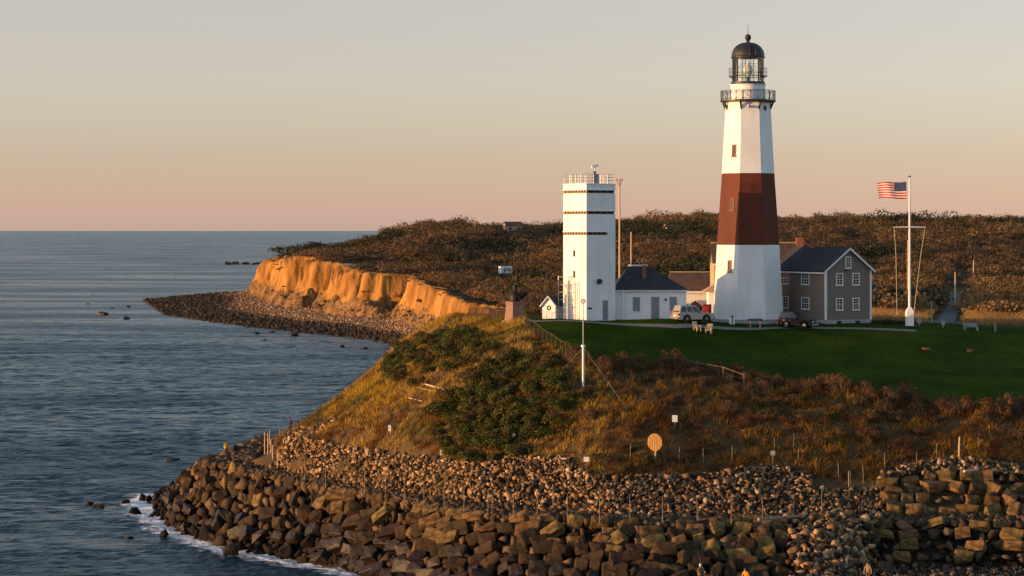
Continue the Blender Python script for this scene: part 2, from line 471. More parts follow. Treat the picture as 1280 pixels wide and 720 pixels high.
# moor sheet in polar steps
pxs_ = np.arange(330, 1561, 3.0); yr = np.exp(np.linspace(math.log(300), math.log(2600), 420))
PXg, Yg = np.meshgrid(pxs_, yr)
Xg = (PXg - CX) * Yg / F
Zg, Dg, Tg = land(Xg, Yg)
ysc = np.clip((Yg - 326) / 10, 0, 1)
Zg = np.where(Yg < 340, np.minimum(Zg, hz(Xg, np.minimum(Yg, 341)) - .4 + ysc * .4), Zg)
Zg = np.where(Dg < 34, Zg - np.clip((34 - Dg) / 6, 0, 1) * 3.0 - np.clip((20 - Dg) / 10, 0, 1) * 12, Zg)
I = np.arange(PXg.size).reshape(PXg.shape)
Q = np.stack([I[:-1, :-1], I[:-1, 1:], I[1:, 1:], I[1:, :-1]], -1).reshape(-1, 4)
Q = Q[Dg.ravel()[Q].mean(1) > 22]
moor = mat('moor_soil', (.045, .028, .011), (.085, .052, .02), scale=.05, rough=.95, bump=.4, bscale=.4, spec=.02)
tag(np_mesh('moor_terrain', np.c_[Xg.ravel(), Yg.ravel(), Zg.ravel()], Q, moor, smooth=True), kind='structure')
# cliff and beach strip: fine rows across the coast line
seg = np.hypot(*np.diff(TOE, axis=0).T); cum = np.r_[0, np.cumsum(seg)]
def toe_at(s):
    return np.c_[np.interp(s, cum, TOE[:, 0]), np.interp(s, cum, TOE[:, 1])]
S = np.arange(4, cum[11], .9)
base = toe_at(S)
tan = np.gradient(base, axis=0)
kern = np.hanning(41); kern /= kern.sum()
tan = np.stack([np.convolve(np.pad(tan[:, k], 20, mode='edge'), kern, 'valid') for k in (0, 1)], 1)
tan /= np.linalg.norm(tan, axis=1)[:, None]
nrm = np.c_[tan[:, 1], -tan[:, 0]]          # inland
Dv = np.r_[np.arange(-62, 0, 1.8), np.arange(0, 30, .55), np.arange(30, 44, 2)]
Xc = base[:, 0][:, None] + nrm[:, 0][:, None] * Dv; Yc = base[:, 1][:, None] + nrm[:, 1][:, None] * Dv
Zc, Dc, Tc = land(Xc, Yc)
I = np.arange(Xc.size).reshape(Xc.shape)
Q = np.stack([I[:-1, :-1], I[:-1, 1:], I[1:, 1:], I[1:, :-1]], -1).reshape(-1, 4)
qd = Tc.ravel()[Q].mean(1); qdd = Dc.ravel()[Q].mean(1)
sand = mat('cliff_sand', (.17, .072, .015), (.43, .205, .048), scale=.16, rough=.95, bump=1.1, bscale=.45, stretch=(1, 1, .4), detail=8)
shingle_b = mat('beach_shingle', (.16, .10, .055), (.27, .18, .10), scale=.5, rough=.95, bump=.3, bscale=1.2)
talus = mat('talus_slope', (.10, .052, .020), (.27, .145, .05), scale=.35, rough=.95, bump=.8, bscale=.9, detail=9)
cq = np.c_[Xc.ravel(), Yc.ravel()][Q].mean(1)
mi = np.where(qdd < 0, 1, np.where(qd >= .995, 2, np.where(qd < .36 + .22 * fbm(cq[:, 0] / 9, cq[:, 1] / 14, 161, 3), 3, 0)))
tag(np_mesh('cliff_terrain', np.c_[Xc.ravel(), Yc.ravel(), Zc.ravel()], Q, [sand, shingle_b, moor, talus], smooth=False, mats_idx=mi), kind='structure')

# ------------------------------------------------------------------ the sea
def dist_line(x, y, P):
    p = np.stack([x, y], -1); best = np.full(x.shape, 1e9)
    for i in range(len(P) - 1):
        a = np.array(P[i]); b = np.array(P[i + 1]); d = b - a
        t = np.clip(((p - a) @ d) / (d @ d), 0, 1)
        best = np.minimum(best, np.hypot(*np.moveaxis(p - (a + t[..., None] * d), -1, 0)))
    return best
wp = np.arange(-160, 900, 3.2); wy = np.exp(np.linspace(math.log(165), math.log(1150), 1000))
WP, WYg = np.meshgrid(wp, wy)
WX = (WP - CX) * WYg / F
def wave(x, y):
    z = 0
    for k, (L, a, th) in enumerate([(23, .11, 1.35), (13, .10, 1.75), (7.3, .10, 1.1), (4.1, .11, 1.9), (2.7, .085, 1.5), (1.9, .05, 1.3)]):
        ph = vnoise(x / (L * 2.2), y / (L * 2.2), 60 + k) * 3.2
        am = .55 + .45 * vnoise(x / (L * 3.1), y / (L * 3.1), 80 + k)
        q = np.sin(2 * math.pi * (x * math.cos(th) + y * math.sin(th)) / L + ph)
        z = z + a * am * (q + .35 * q * np.abs(q))
    return z
fade = np.clip((1150 - WYg) / 500, 0, 1) * np.clip((WP + 160) / 60, 0, 1) * np.clip((WYg - 165) / 8, 0, 1)
WZz = wave(WX, WYg) * fade - .3 * (1 - np.clip(np.minimum((1150 - WYg) / 60, (WP + 160) / 30), 0, 1))
toeP = [(a.x, a.y) for a, b in pairs[:11]]
d1 = dist_line(WX, WYg, toeP); d2, _ = sdist(WX, WYg)
beach_w = np.interp(WYg, BEACH_Y, BEACH_W)
d2 = np.abs(-d2 - beach_w)
foam = np.maximum(np.clip(1.08 - d1 / 6.2, 0, 1) ** 1.3 * (WYg < 300), np.where(WYg > 620, np.clip(1 - d2 / 9, 0, 1) * .62, 0))
rk = np.array([-45.0, 283.0]); foam = np.maximum(foam, .5 * np.clip(1 - np.hypot(WX + 38, (WYg - 258) * .6) / 9, 0, 1))
I = np.arange(WP.size).reshape(WP.shape)
Q = np.stack([I[:-1, :-1], I[:-1, 1:], I[1:, 1:], I[1:, :-1]], -1).reshape(-1, 4)
n0 = WP.size
B = 160000.0
far = np.array([[-B, -800, -.25], [B, -800, -.25], [B, B, -.25], [-B, B, -.25]])
Vs = np.r_[np.c_[WX.ravel(), WYg.ravel(), WZz.ravel()], far]
Q = np.r_[Q, [[n0, n0 + 1, n0 + 2, n0 + 3]]]
fc = np.zeros((len(Vs), 3)); fc[:n0] = foam.ravel()[:, None]
wm = bpy.data.materials.new('sea_water'); wm.use_nodes = True
t = wm.node_tree; N = t.nodes; L = t.links; b = N['Principled BSDF']
b.inputs['Roughness'].default_value = .25; b.inputs['IOR'].default_value = 1.2
tcn = N.new('ShaderNodeTexCoord')
def wnoise(scale, det, st):
    mp = N.new('ShaderNodeMapping'); mp.inputs['Scale'].default_value = st
    no = N.new('ShaderNodeTexNoise'); no.inputs['Scale'].default_value = scale; no.inputs['Detail'].default_value = det
    L.new(tcn.outputs['Object'], mp.inputs[0]); L.new(mp.outputs[0], no.inputs['Vector']); return no
n1 = wnoise(.8, 8, (1, 1.35, 1)); n2 = wnoise(.035, 4, (1, 1.8, 1)); n3 = wnoise(.7, 9, (1, 1.6, 1))
bp = N.new('ShaderNodeBump'); bp.inputs['Distance'].default_value = 1.3; bp.inputs['Strength'].default_value = 1
bp2 = N.new('ShaderNodeBump'); bp2.inputs['Distance'].default_value = 8; bp2.inputs['Strength'].default_value = 1
L.new(n2.outputs['Fac'], bp2.inputs['Height']); L.new(n1.outputs['Fac'], bp.inputs['Height']); L.new(bp2.outputs[0], bp.inputs['Normal'])
L.new(bp.outputs[0], b.inputs['Normal'])
n4 = wnoise(.02, 5, (.3, 1.0, 1))      # slicks and wind streaks: calmer and choppier water
mrs = N.new('ShaderNodeMapRange'); mrs.interpolation_type = 'SMOOTHSTEP'
mrs.inputs[1].default_value = .38; mrs.inputs[2].default_value = .62; mrs.inputs[3].default_value = .68; mrs.inputs[4].default_value = 1.0
L.new(n4.outputs['Fac'], mrs.inputs[0]); L.new(mrs.outputs[0], bp.inputs['Strength']); L.new(mrs.outputs[0], bp2.inputs['Strength'])
at_ = N.new('ShaderNodeAttribute'); at_.attribute_name = 'col'
ma = N.new('ShaderNodeMath'); ma.operation = 'ADD'
L.new(at_.outputs['Fac'], ma.inputs[0]); L.new(n3.outputs['Fac'], ma.inputs[1])
mr = N.new('ShaderNodeMapRange'); mr.interpolation_type = 'SMOOTHSTEP'
mr.inputs[1].default_value = 1.02; mr.inputs[2].default_value = 1.34
L.new(ma.outputs[0], mr.inputs[0])
mc = N.new('ShaderNodeMix'); mc.data_type = 'RGBA'
mc.inputs[6].default_value = (.014, .038, .050, 1); mc.inputs[7].default_value = (.75, .73, .72, 1)
L.new(mr.outputs[0], mc.inputs[0]); L.new(mc.outputs[2], b.inputs['Base Color'])
mr2 = N.new('ShaderNodeMapRange'); mr2.inputs[4].default_value = .9
mrr = N.new('ShaderNodeMapRange'); mrr.interpolation_type = 'SMOOTHSTEP'
mrr.inputs[1].default_value = .36; mrr.inputs[2].default_value = .60; mrr.inputs[3].default_value = .19; mrr.inputs[4].default_value = .33
L.new(n4.outputs['Fac'], mrr.inputs[0]); L.new(mrr.outputs[0], mr2.inputs[3])
L.new(mr.outputs[0], mr2.inputs[0]); L.new(mr2.outputs[0], b.inputs['Roughness'])
tag(np_mesh('sea', Vs, Q, wm, cols=fc, smooth=True), kind='structure')
# ------------------------------------------------------------------ materials of the built things
white = mat('white_paint', (.74, .73, .70), (.80, .79, .76), scale=.5, rough=.6, bump=.004, bscale=20)
tower_white = mat('painted_masonry', (.69, .675, .64), (.775, .77, .745), scale=.8, rough=.7, bump=.012, bscale=6, stretch=(1, 1, .3), detail=9)
redbrown = mat('red_brown_paint', (.090, .023, .011), (.115, .029, .014), scale=.4, rough=.7, bump=.012, bscale=5, stretch=(1, 1, .3))
iron = mat('black_iron', (.014, .012, .011), (.03, .024, .02), scale=2, rough=.5, spec=.4)
concrete = mat('grey_concrete', (.26, .26, .26), (.36, .355, .35), scale=1.5, rough=.9, bump=.01)
shing = mat('weathered_shingles', (.145, .122, .10), (.225, .19, .155), scale=3.0, rough=.9, bump=.03, bscale=9, stretch=(1, 1, 3.5))
roof_dark = mat('dark_asphalt_shingles', (.028, .029, .033), (.05, .05, .055), scale=3, rough=.9, bump=.02, bscale=12)
roof_brown = mat('brown_asphalt_shingles', (.085, .05, .034), (.13, .08, .055), scale=1.2, rough=.9, bump=.02, bscale=12)
brick = mat('red_brick', (.20, .075, .045), (.30, .12, .07), scale=5, rough=.9, bump=.02)
brick_tan = mat('pale_brick', (.36, .22, .15), (.46, .29, .2), scale=5, rough=.9, bump=.02)
trim = mat('white_trim', (.66, .655, .63), (.74, .73, .71), scale=4, rough=.6)
grey_paint = mat('grey_paint', (.20, .21, .23), (.25, .26, .28), scale=4, rough=.7)
pane_m = mat('window_glass', (.012, .014, .017), (.02, .022, .026), scale=2, rough=.06, spec=.6)
dark_in = mat('dark_opening', (.02, .018, .016), (.035, .03, .026), scale=3, rough=.9)
galv = mat('galvanised_steel', (.30, .30, .29), (.40, .40, .39), scale=5, rough=.45, metal=.6)
wood_w = mat('weathered_wood', (.20, .14, .085), (.34, .25, .16), scale=4, rough=.9, bump=.01, stretch=(1, 1, .2))
wood_tan = mat('tan_timber', (.42, .29, .17), (.52, .37, .23), scale=4, rough=.8, bump=.01)
bronze = mat('dark_bronze', (.012, .009, .007), (.03, .021, .014), scale=5, rough=.5, metal=.3)
granite = mat('pink_granite', (.17, .10, .072), (.26, .16, .115), scale=9, rough=.75, bump=.01)
green_post = mat('green_coated_steel', (.035, .05, .03), (.06, .08, .045), scale=5, rough=.6)
path_m = mat('pale_gravel_path', (.17, .15, .12), (.25, .22, .18), scale=3, rough=.95, bump=.03)
asphalt = mat('old_asphalt', (.045, .044, .045), (.07, .068, .066), scale=1.5, rough=.9, bump=.02)
glass = bpy.data.materials.new('lantern_glass'); glass.use_nodes = True
_t = glass.node_tree
_g = _t.nodes.new('ShaderNodeBsdfGlossy'); _g.inputs['Roughness'].default_value = .03
_tr = _t.nodes.new('ShaderNodeBsdfTransparent'); _tr.inputs[0].default_value = (.93, .95, .93, 1)
_fr = _t.nodes.new('ShaderNodeFresnel'); _fr.inputs[0].default_value = 1.5
_ms = _t.nodes.new('ShaderNodeMixShader')
_t.links.new(_fr.outputs[0], _ms.inputs[0]); _t.links.new(_tr.outputs[0], _ms.inputs[1]); _t.links.new(_g.outputs[0], _ms.inputs[2])
_t.links.new(_ms.outputs[0], _t.nodes['Material Output'].inputs['Surface'])

def Tm(x=0, y=0, z=0, rz=0):
    return Matrix.Translation((x, y, z)) @ Matrix.Rotation(rz, 4, 'Z')
def window(root, M, w, h, bars=(1, 3), fr=None, pm=None, name='window', fw=.11, label=None):
    """M: window-local frame; x along the wall, -y out of it, origin at the sill centre"""
    m = MB(M); a = w / 2
    m.box(-a - fw, -a, -.07, .03, -fw * .6, h + fw); m.box(a, a + fw, -.07, .03, -fw * .6, h + fw)
    m.box(-a, a, -.07, .03, h, h + fw); m.box(-a - fw - .04, a + fw + .04, -.10, .03, -fw * 1.4, -fw * .6 - .002)
    m.box(-a, a, -.07, .03, -fw * .6, 0)
    nx_, nz_ = bars
    for i in range(1, nx_ + 1):
        x = -a + w * i / (nx_ + 1); m.box(x - .018, x + .018, -.05, .0, 0, h)
    for i in range(1, nz_ + 1):
        z = h * i / (nz_ + 1); q = .03 if abs(i - (nz_ + 1) / 2) < .1 else .016
        m.box(-a, a, -.055, -.001, z - q, z + q)
    f = m.build(name, fr or trim, root)
    if label: f['label'] = label
    p = MB(M).box(-a, a, -.02, .01, 0, h).build('pane', pm or pane_m, f)
    return f

# ------------------------------------------------------------------ the lighthouse
LY = 280.4
lroot = thing('lighthouse', 'tall white octagonal lighthouse with one broad red brown band and black lantern', 'lighthouse', W(935, 405, LY))
ppm = F / LY
def lz(py): return (405 - py) / ppm
def la(py): return float(np.interp(py, [127, 140, 200, 217, 306, 398], [2.50, 2.56, 2.88, 2.95, 3.50, 3.96]))
def octa(m, rows):
    m.lathe([(a / math.cos(math.pi / 8), z) for a, z in rows], 8, rot=math.pi / 8)
    return m
octa(MB(), [(4.12, -1.2), (4.12, lz(398))]).build('plinth', concrete, lroot)
octa(MB(), [(la(398), lz(398)), (la(350), lz(350)), (la(306), lz(306))]).build('shaft_base', tower_white, lroot)
octa(MB(), [(la(306), lz(306)), (la(217), lz(217))]).build('painted_band', redbrown, lroot)
octa(MB(), [(la(217), lz(217)), (la(140), lz(140)), (2.50, lz(127.6))]).build('shaft_top', tower_white, lroot)
def facet(py, az):      # frame on a facet (az: outward direction angle), at a given height
    a = la(py)
    return Matrix.Rotation(az + math.pi / 2, 4, 'Z') @ Matrix.Translation((0, -a, lz(py)))
slope = math.atan2(1.46, 25.2)
for py, h_, nm in ((196, 1.25, 1), (263, 1.3, 1), (339, 1.2, 1)):
    M = facet(py, math.radians(225)) @ Matrix.Rotation(-slope, 4, 'X')
    M = M @ Matrix.Translation((.25, 0, 0))
    f = MB(M).box(-.30, -.19, -.05, .1, 0, h_).box(.19, .30, -.05, .1, 0, h_).box(-.30, .30, -.05, .1, h_, h_ + .12).box(-.36, .36, -.12, .1, -.12, -.002).build('window', brick if nm else trim, lroot)
    MB(M).box(-.19, .19, -.015, .08, 0, h_).build('pane', pane_m, f)
M = facet(136, math.radians(315)) @ Matrix.Rotation(math.pi / 2, 4, 'X')
MB(M).lathe([(.28, -.1), (.28, .06), (.20, .08)], 16).build('porthole', iron, lroot)
M = facet(136, math.radians(270))
MB(M).box(-.30, -.12, -.35, .1, 0, .30).lathe([(.1, 0), (.16, .3)], 10, c=(-.21, -.45, .05)).build('fog_signal', galv, lroot)
# gallery
dz = lz(128)
MB().lathe([(2.42, dz - .05), (3.02, dz - .02), (3.24, dz + .05), (3.24, dz + .24), (2.0, dz + .26)], 32).build('gallery_deck', iron, lroot)
for k in range(8):
    az = math.radians(22.5 + 45 * k); c, s = math.cos(az), math.sin(az); r0 = 2.62
    m = MB()
    m.tube([(r0 * c, r0 * s, dz - 1.15), ((r0 + .12) * c, (r0 + .12) * s, dz - .75), (3.05 * c, 3.05 * s, dz - .06)], .11, 6)
    m.tube([(r0 * c, r0 * s, dz - 1.4), (r0 * c, r0 * s, dz - .02)], .10, 6)
    m.tube([((r0 + .05) * c, (r0 + .05) * s, dz - .45), (2.86 * c, 2.86 * s, dz - .4)], .05, 6)
    m.build('gallery_bracket', iron, lroot)
m = MB(); R = 3.16; zt = dz + .26
for k in range(24):
    a = 2 * math.pi * k / 24; a2 = 2 * math.pi * (k + 1) / 24
    p = Vector((R * math.cos(a), R * math.sin(a), zt)); q = Vector((R * math.cos(a2), R * math.sin(a2), zt))
    m.tube([p, p + Vector((0, 0, 1.08))], .035 if k % 3 else .06, 6)
    m.tube([p + Vector((0, 0, .12)), q + Vector((0, 0, .95))], .014, 4); m.tube([q + Vector((0, 0, .12)), p + Vector((0, 0, .95))], .014, 4)
    for h_ in (.1, .95, 1.08): m.tube([p + Vector((0, 0, h_)), q + Vector((0, 0, h_))], .028, 5)
m.build('gallery_railing', iron, lroot)
MB().lathe([(2.02, zt - .02), (2.02, lz(107)), (2.12, lz(106.6)), (2.12, lz(105.8)), (1.9, lz(105.6))], 32).build('watch_room', tower_white, lroot, smooth=True)
# lantern
z0, z1 = lz(105.4), lz(72)
MB().lathe([(1.93, z0), (1.98, z0 + .05), (1.98, z0 + .26), (1.84, z0 + .28)], 32).build('lantern_sill', iron, lroot)
lr = 1.84
lg = MB().lathe([(lr - .03, z0 + .28), (lr - .03, z1)], 32, caps=False).build('lantern_glazing', glass, lroot)
m = MB()
for k in range(12):
    a = 2 * math.pi * (k + .5) / 12; m.tube([(lr * math.cos(a), lr * math.sin(a), z0 + .26), (lr * math.cos(a), lr * math.sin(a), z1)], .028, 5)
for h_ in (.36, .70):
    zz = z0 + .28 + (z1 - z0 - .28) * h_
    m.tube([(lr * math.cos(2 * math.pi * k / 32), lr * math.sin(2 * math.pi * k / 32), zz) for k in range(33)], .026, 5, caps=False)
m.build('glazing_bars', iron, lg)
m = MB(); zz = lz(95.5); R = 2.2
ring = lambda r, z: [(r * math.cos(2 * math.pi * k / 32), r * math.sin(2 * math.pi * k / 32), z) for k in range(33)]
m.tube(ring(R, zz), .05, 6, caps=False); m.tube(ring(R, zz + .95), .02, 5, caps=False); m.tube(ring(R, zz + .5), .015, 5, caps=False)
for k in range(16):
    a = 2 * math.pi * (k + .5) / 16; c, s = math.cos(a), math.sin(a)
    m.tube([(R * c, R * s, zz), (R * c, R * s, zz + .95)], .022, 5); m.tube([(lr * c, lr * s, zz - .25), (R * c, R * s, zz)], .03, 5)
m.build('lantern_railing', iron, lroot)
prof = [(1.98, z1 - .06), (2.0, z1 + .06), (1.92, z1 + .12)] + [(1.9 * math.cos(t) ** .82, z1 + .12 + 1.62 * math.sin(t)) for t in np.linspace(.05, 1.42, 12)]
dome = MB().lathe(prof, 32).build('lantern_dome', iron, lroot, smooth=True)
m = MB()
for k in range(16):
    a = 2 * math.pi * k / 16
    m.tube([(r * 1.005 * math.cos(a), r * 1.005 * math.sin(a), z) for r, z in prof[3:]], .03, 4)
m.build('roof_rib', iron, dome)
zt2 = z1 + 1.7
MB().lathe([(.34, zt2 - .1), (.22, zt2 + .1), (.19, zt2 + .26), (.26, zt2 + .3)] + [(max(.05, .38 * math.sin(t)), zt2 + .66 - .38 * math.cos(t)) for t in np.linspace(.5, 3.0, 9)] + [(.05, zt2 + 1.15)], 16).build('ventilator_ball', iron, lroot, smooth=True)
MB().tube([(0, 0, zt2 + 1.0), (0, 0, zt2 + 2.1)], .03, 6).build('lightning_rod', iron, lroot)
m = MB().lathe([(.2, z0 + .3), (.24, z0 + .9)], 12)
m.build('lamp_pedestal', iron, lroot)
lens_m = mat('prism_glass', (.70, .72, .66), (.8, .8, .74), scale=2, rough=.08, spec=1.0)
MB().lathe([(.32, z0 + .9)] + [((.62 if i % 2 else .56) * math.sin(math.pi * (i + 1.5) / 15), z0 + .95 + i * .12) for i in range(13)] + [(.2, z0 + 2.6)], 20).build('beacon_lens', lens_m, lroot)

# ------------------------------------------------------------------ the square fire control tower
TY = 267.0
C0 = W(733, 402, TY)
troot = thing('watch_tower', 'square white concrete observation tower with slit windows and rooftop rails', 'tower', C0, math.atan2(.6, .8))
w = 4.16; TH = (402 - 230.5) / (F / TY)
# local: x along the right face (0..w), y along the left face (0..w); corner at the origin
tp = F / TY
def tz_(py): return (402 - py) / tp
slit = [(239.5, 1), (265.8, 1), (292, .66)]
m = MB().box(.16, w - .16, .16, w - .16, -1.2, TH - .05)
m.build('core', dark_in, troot)
zs = [-1.2]
wl = MB()
edges = []
for py, fr in slit[::-1]:
    zc = tz_(py); edges.append((zc - .17, zc + .17, fr))
z_prev = -1.2
for za, zb, fr in edges:
    wl.box(0, w, 0, w, z_prev, za)
    if fr < 1: wl.box(w * .73, w, 0, .3, za, zb)
    wl.box(w - .12, w, .3, w, za, zb) if fr < 1 else wl.box(w - .13, w, w - .2, w, za, zb)
    z_prev = zb
wl.box(0, w, 0, w, z_prev, TH)
wl.build('wall', tower_white, troot)
MB().box(-.06, w + .06, -.06, w + .06, TH, TH + .12).build('roof_slab', tower_white, troot)
brass = mat('brown_slit_frame', (.24, .17, .11), (.32, .24, .16), scale=5, rough=.8)
for za, zb, fr in edges:
    m = MB()
    for k in range(9):
        y = .1 + k * (w - .2) / 8; m.box(.03, .11, y - .13, y + .13, za, zb)  # bars widened on the sunny face to give its slits a lit brown
    m.box(.02, .13, .05, w - .05, za, za + .07)
    L_ = w * (.73 if fr < 1 else 1) - .1
    for k in range(5):
        x = .25 + k * (L_ - .3) / 4; m.box(x - .04, x + .04, .05, .12, za, zb)
    m.box(.02, L_ + .05, .045, .125, za, za + .06).box(.02, L_ + .05, .045, .125, zb - .05, zb).box(.025, .135, .05, w - .05, zb - .05, zb)
    sl_ = m.build('slit_window', brass, troot)
    MB().box(-.10, -.002, -.1, w + .05, zb + .002, zb + .06).box(-.10, L_ + .1, -.10, -.003, zb + .002, zb + .06).build('drip_ledge', tower_white, sl_)
MB().box(-.03, .01, w * .48, w * .56, tz_(321), tz_(313)).build('vent_slot', dark_in, troot)
MB().box(-.03, .01, w * .48, w * .56, tz_(347), tz_(339)).build('vent_slot', dark_in, troot)
d_ = MB().box(2.3, 3.05, -.04, .05, tz_(400.5), tz_(376)).build('door', grey_paint, troot)
MB().box(2.2, 2.295, -.06, .03, tz_(400.5), tz_(375)).box(3.055, 3.15, -.06, .03, tz_(400.5), tz_(375)).box(2.2, 3.15, -.06, .03, tz_(376) + .003, tz_(375)).build('door_frame', trim, d_)
MB().box(2.36, 2.42, -.09, -.03, 1.05, 1.17).build('handle', iron, d_)
MB(Tm(1.75, 0, tz_(352)) @ Matrix.Rotation(math.pi / 2, 4, 'X')).lathe([(.22, -.02), (.30, .08), (.30, .30), (.22, .34)], 14).build('floodlight', iron, troot)
MB().box(.2, .75, -.05, .03, tz_(386.5), tz_(384.5)).build('vent_slot', dark_in, troot)
# roof rails, cabinet, mast with camera head
m = MB(); zr = TH + .12
for k in range(5):
    u = .08 + k * (w - .16) / 4
    for p in ((u, .08), (u, w - .08), (.08, u), (w - .08, u)):
        m.tube([(p[0], p[1], zr), (p[0], p[1], zr + 1.05)], .025, 5)
for h_ in (.35, .7, 1.05):
    m.tube([(.08, .08, zr + h_), (w - .08, .08, zr + h_), (w - .08, w - .08, zr + h_), (.08, w - .08, zr + h_), (.08, .08, zr + h_)], .022, 5)
m.tube([(-.5, w - .3, zr + .85), (.1, w - .3, zr + .85)], .02, 4)
m.build('roof_railing', galv, troot)
mx_ = MB().box(1.9, 2.75, 1.2, 2.0, zr, zr + 1.1).box(2.15, 2.5, 1.4, 1.75, zr + 1.1, zr + 1.45).build('equipment_cabinet', grey_paint, troot)
mst = MB().tube([(2.5, 1.6, zr + 1.4), (2.5, 1.6, zr + 1.85)], .06, 8).build('camera_mast', galv, troot)
cM = Tm(2.55, 1.6, zr + 1.95, math.radians(-25)) @ Matrix.Rotation(math.radians(-14), 4, 'Y')
MB(cM).box(-.42, .36, -.16, .16, -.12, .16).box(-.46, .40, -.19, .19, .162, .20).build('camera_head', white, mst, bevel=.02)
# caged ladder on the sunny side
m = MB(); zl = tz_(347)
for y in (2.3, 3.1): m.tube([(-.30, y, -.8), (-.30, y, zl)], .035, 6)
for k in range(22): m.tube([(-.30, 2.3, .2 + k * .23), (-.30, 3.1, .2 + k * .23)], .024, 5)
m.build('ladder', galv, troot)
m = MB()
for y in (1.3, 1.75): m.tube([(-.22, y, -.8), (-.22, y, zl - .5)], .07, 8)
m.build('conduit_pipe', white, troot)
m = MB()
for y, x in ((3.6, -.25), (2.0, -.25), (3.6, -1.15), (2.0, -1.15)): m.tube([(x, y, -.8), (x, y, zl + .1)], .03, 5)
for k in range(6):
    z = .7 + k * .85; m.tube([(-.25, 2.0, z), (-1.15, 2.0, z), (-1.15, 3.6, z), (-.25, 3.6, z)], .024, 5)
m.build('ladder_cage', galv, troot)

# ------------------------------------------------------------------ white hip-roofed building beside it
GY0 = 270.5
g0 = W(769, 401, GY0); gp = F / GY0
groot = thing('hip_roof_building', 'low white building with dark hipped roof and grey shutters beside the square tower', 'building', g0)
gw = 89 / gp; gd = 7.4; ez = (401 - 362.5) / gp; rz_ = ez + 2.75
MB().box(0, gw, 0, gd, -1.2, ez).build('wall', white, groot)
rf = MB(); o_ = .22
A_, B_, C_, D_ = (-o_, -o_, ez), (gw + o_, -o_, ez), (gw + o_, gd + o_, ez), (-o_, gd + o_, ez)
r0_, r1_ = (1.75, gd / 2, rz_), (3.75, gd / 2, rz_)
rf.add([A_, B_, C_, D_, r0_, r1_] + [(p[0], p[1], p[2] - .16) for p in (A_, B_, C_, D_)],
       [(0, 1, 5, 4), (1, 2, 5), (2, 3, 4, 5), (3, 0, 4), (0, 6, 7, 1), (1, 7, 8, 2), (2, 8, 9, 3), (3, 9, 6, 0), (6, 9, 8, 7)])
rfo = rf.build('roof', roof_dark, groot)
MB().box(1.65, 3.85, gd / 2 - .16, gd / 2 + .16, rz_ - .12, rz_ + .06).build('ridge_cap', trim, rfo)
MB().box(3.15, 3.62, 1.6, 2.1, ez + .9, rz_ + .0).build('chimney', brick, rfo)
MB().box(-.24, gw + .24, -o_ - .06, -o_ - .003, ez - .16, ez - .02).build('fascia', trim, rfo)
for px_, w_, a_, b_ in ((795.5, .8, 389, 371.5), (841.5, .8, 388, 371)):
    x = (px_ - 769) / gp
    wn = MB().box(x - w_ / 2, x + w_ / 2, -.04, .02, (401 - a_) / gp, (401 - b_) / gp).build('window_shutter', grey_paint, groot)
    MB().box(x - w_ / 2 - .07, x + w_ / 2 + .07, -.09, .02, (401 - a_) / gp - .1, (401 - a_) / gp - .003).build('sill', trim, wn)
x = (819 - 769) / gp
dd = MB().box(x - .45, x + .45, -.05, .02, 0, (401 - 371) / gp).build('door', grey_paint, groot)
MB().box(x + .28, x + .36, -.10, -.04, 1.0, 1.12).build('handle', iron, dd)
x = (779.5 - 769) / gp
MB().box(x - .09, x + .09, -.28, -.1, -.5, ez - .17).build('downpipe', white, groot)
MB().box(.1, gw - .02, -.03, .01, -.6, .14).build('foundation', concrete, groot)
MB().box((831 - 769) / gp, (831 - 769) / gp + .18, -.16, .02, ez - 1.2, ez - .95).build('wall_lamp', iron, groot)

# ------------------------------------------------------------------ little gabled shed left of the tower
SY = 284.0; sp_ = F / SY
sroot = thing('garden_shed', 'small white gabled shed with a round wreath, left of the square tower', 'shed', W(678, 398, SY), math.radians(-24))
sw = 17.5 / sp_; sh = (398 - 381) / sp_; sk_ = (398 - 371) / sp_
MB().prism([(0, -1), (sw, -1), (sw, sh), (sw / 2, sk_ - .1), (0, sh)], 'y', 0, 2.4).build('wall', white, sroot)
for s_ in (0, 1):
    e = -.22 if s_ == 0 else sw + .22
    q = [(sw / 2, -.2, sk_), (sw / 2, 2.6, sk_), (e, 2.6, sh - .26), (e, -.2, sh - .26)]
    if s_: q = q[::-1]
    MB().slab(q, -.09 if not s_ else -.09).build('roof', roof_dark, sroot)
    MB().tube([(sw / 2, -.22, sk_ + .04), (e, -.22, sh - .22)], .09, 4).build('barge_board', trim, sroot)
m = MB(); m.tube([(sw / 2 + .2 * math.cos(t), -.05, sh - .35 + .24 * math.sin(t)) for t in np.linspace(0, 2 * math.pi, 17)], .06, 6)
m.build('wreath', green_post, sroot)
MB().box(.08, sw - .08, -.035, .02, .7, .76).box(sw * .28, sw * .28 + .05, -.035, .02, -.2, .7).box(sw * .72, sw * .72 + .05, -.035, .02, -.2, .7).build('door', trim, sroot)
s2 = thing('lean_to_shed', 'low pinkish grey shed with dark roof between the white shed and the tower', 'shed', W(695.5, 398, SY - .3))
MB().box(.12, 1.3, .2, 2.6, -1, sh - .15).build('wall', concrete, s2)
MB().slab([(.1, 0, sh - .14), (1.45, 0, sh - .14), (1.45, 1.4, sh + 1.0), (.1, 1.4, sh + 1.0)], .1).slab([(1.45, 2.8, sh - .14), (.1, 2.8, sh - .14), (.1, 1.4, sh + 1.0), (1.45, 1.4, sh + 1.0)], .1).build('roof', roof_dark, s2)

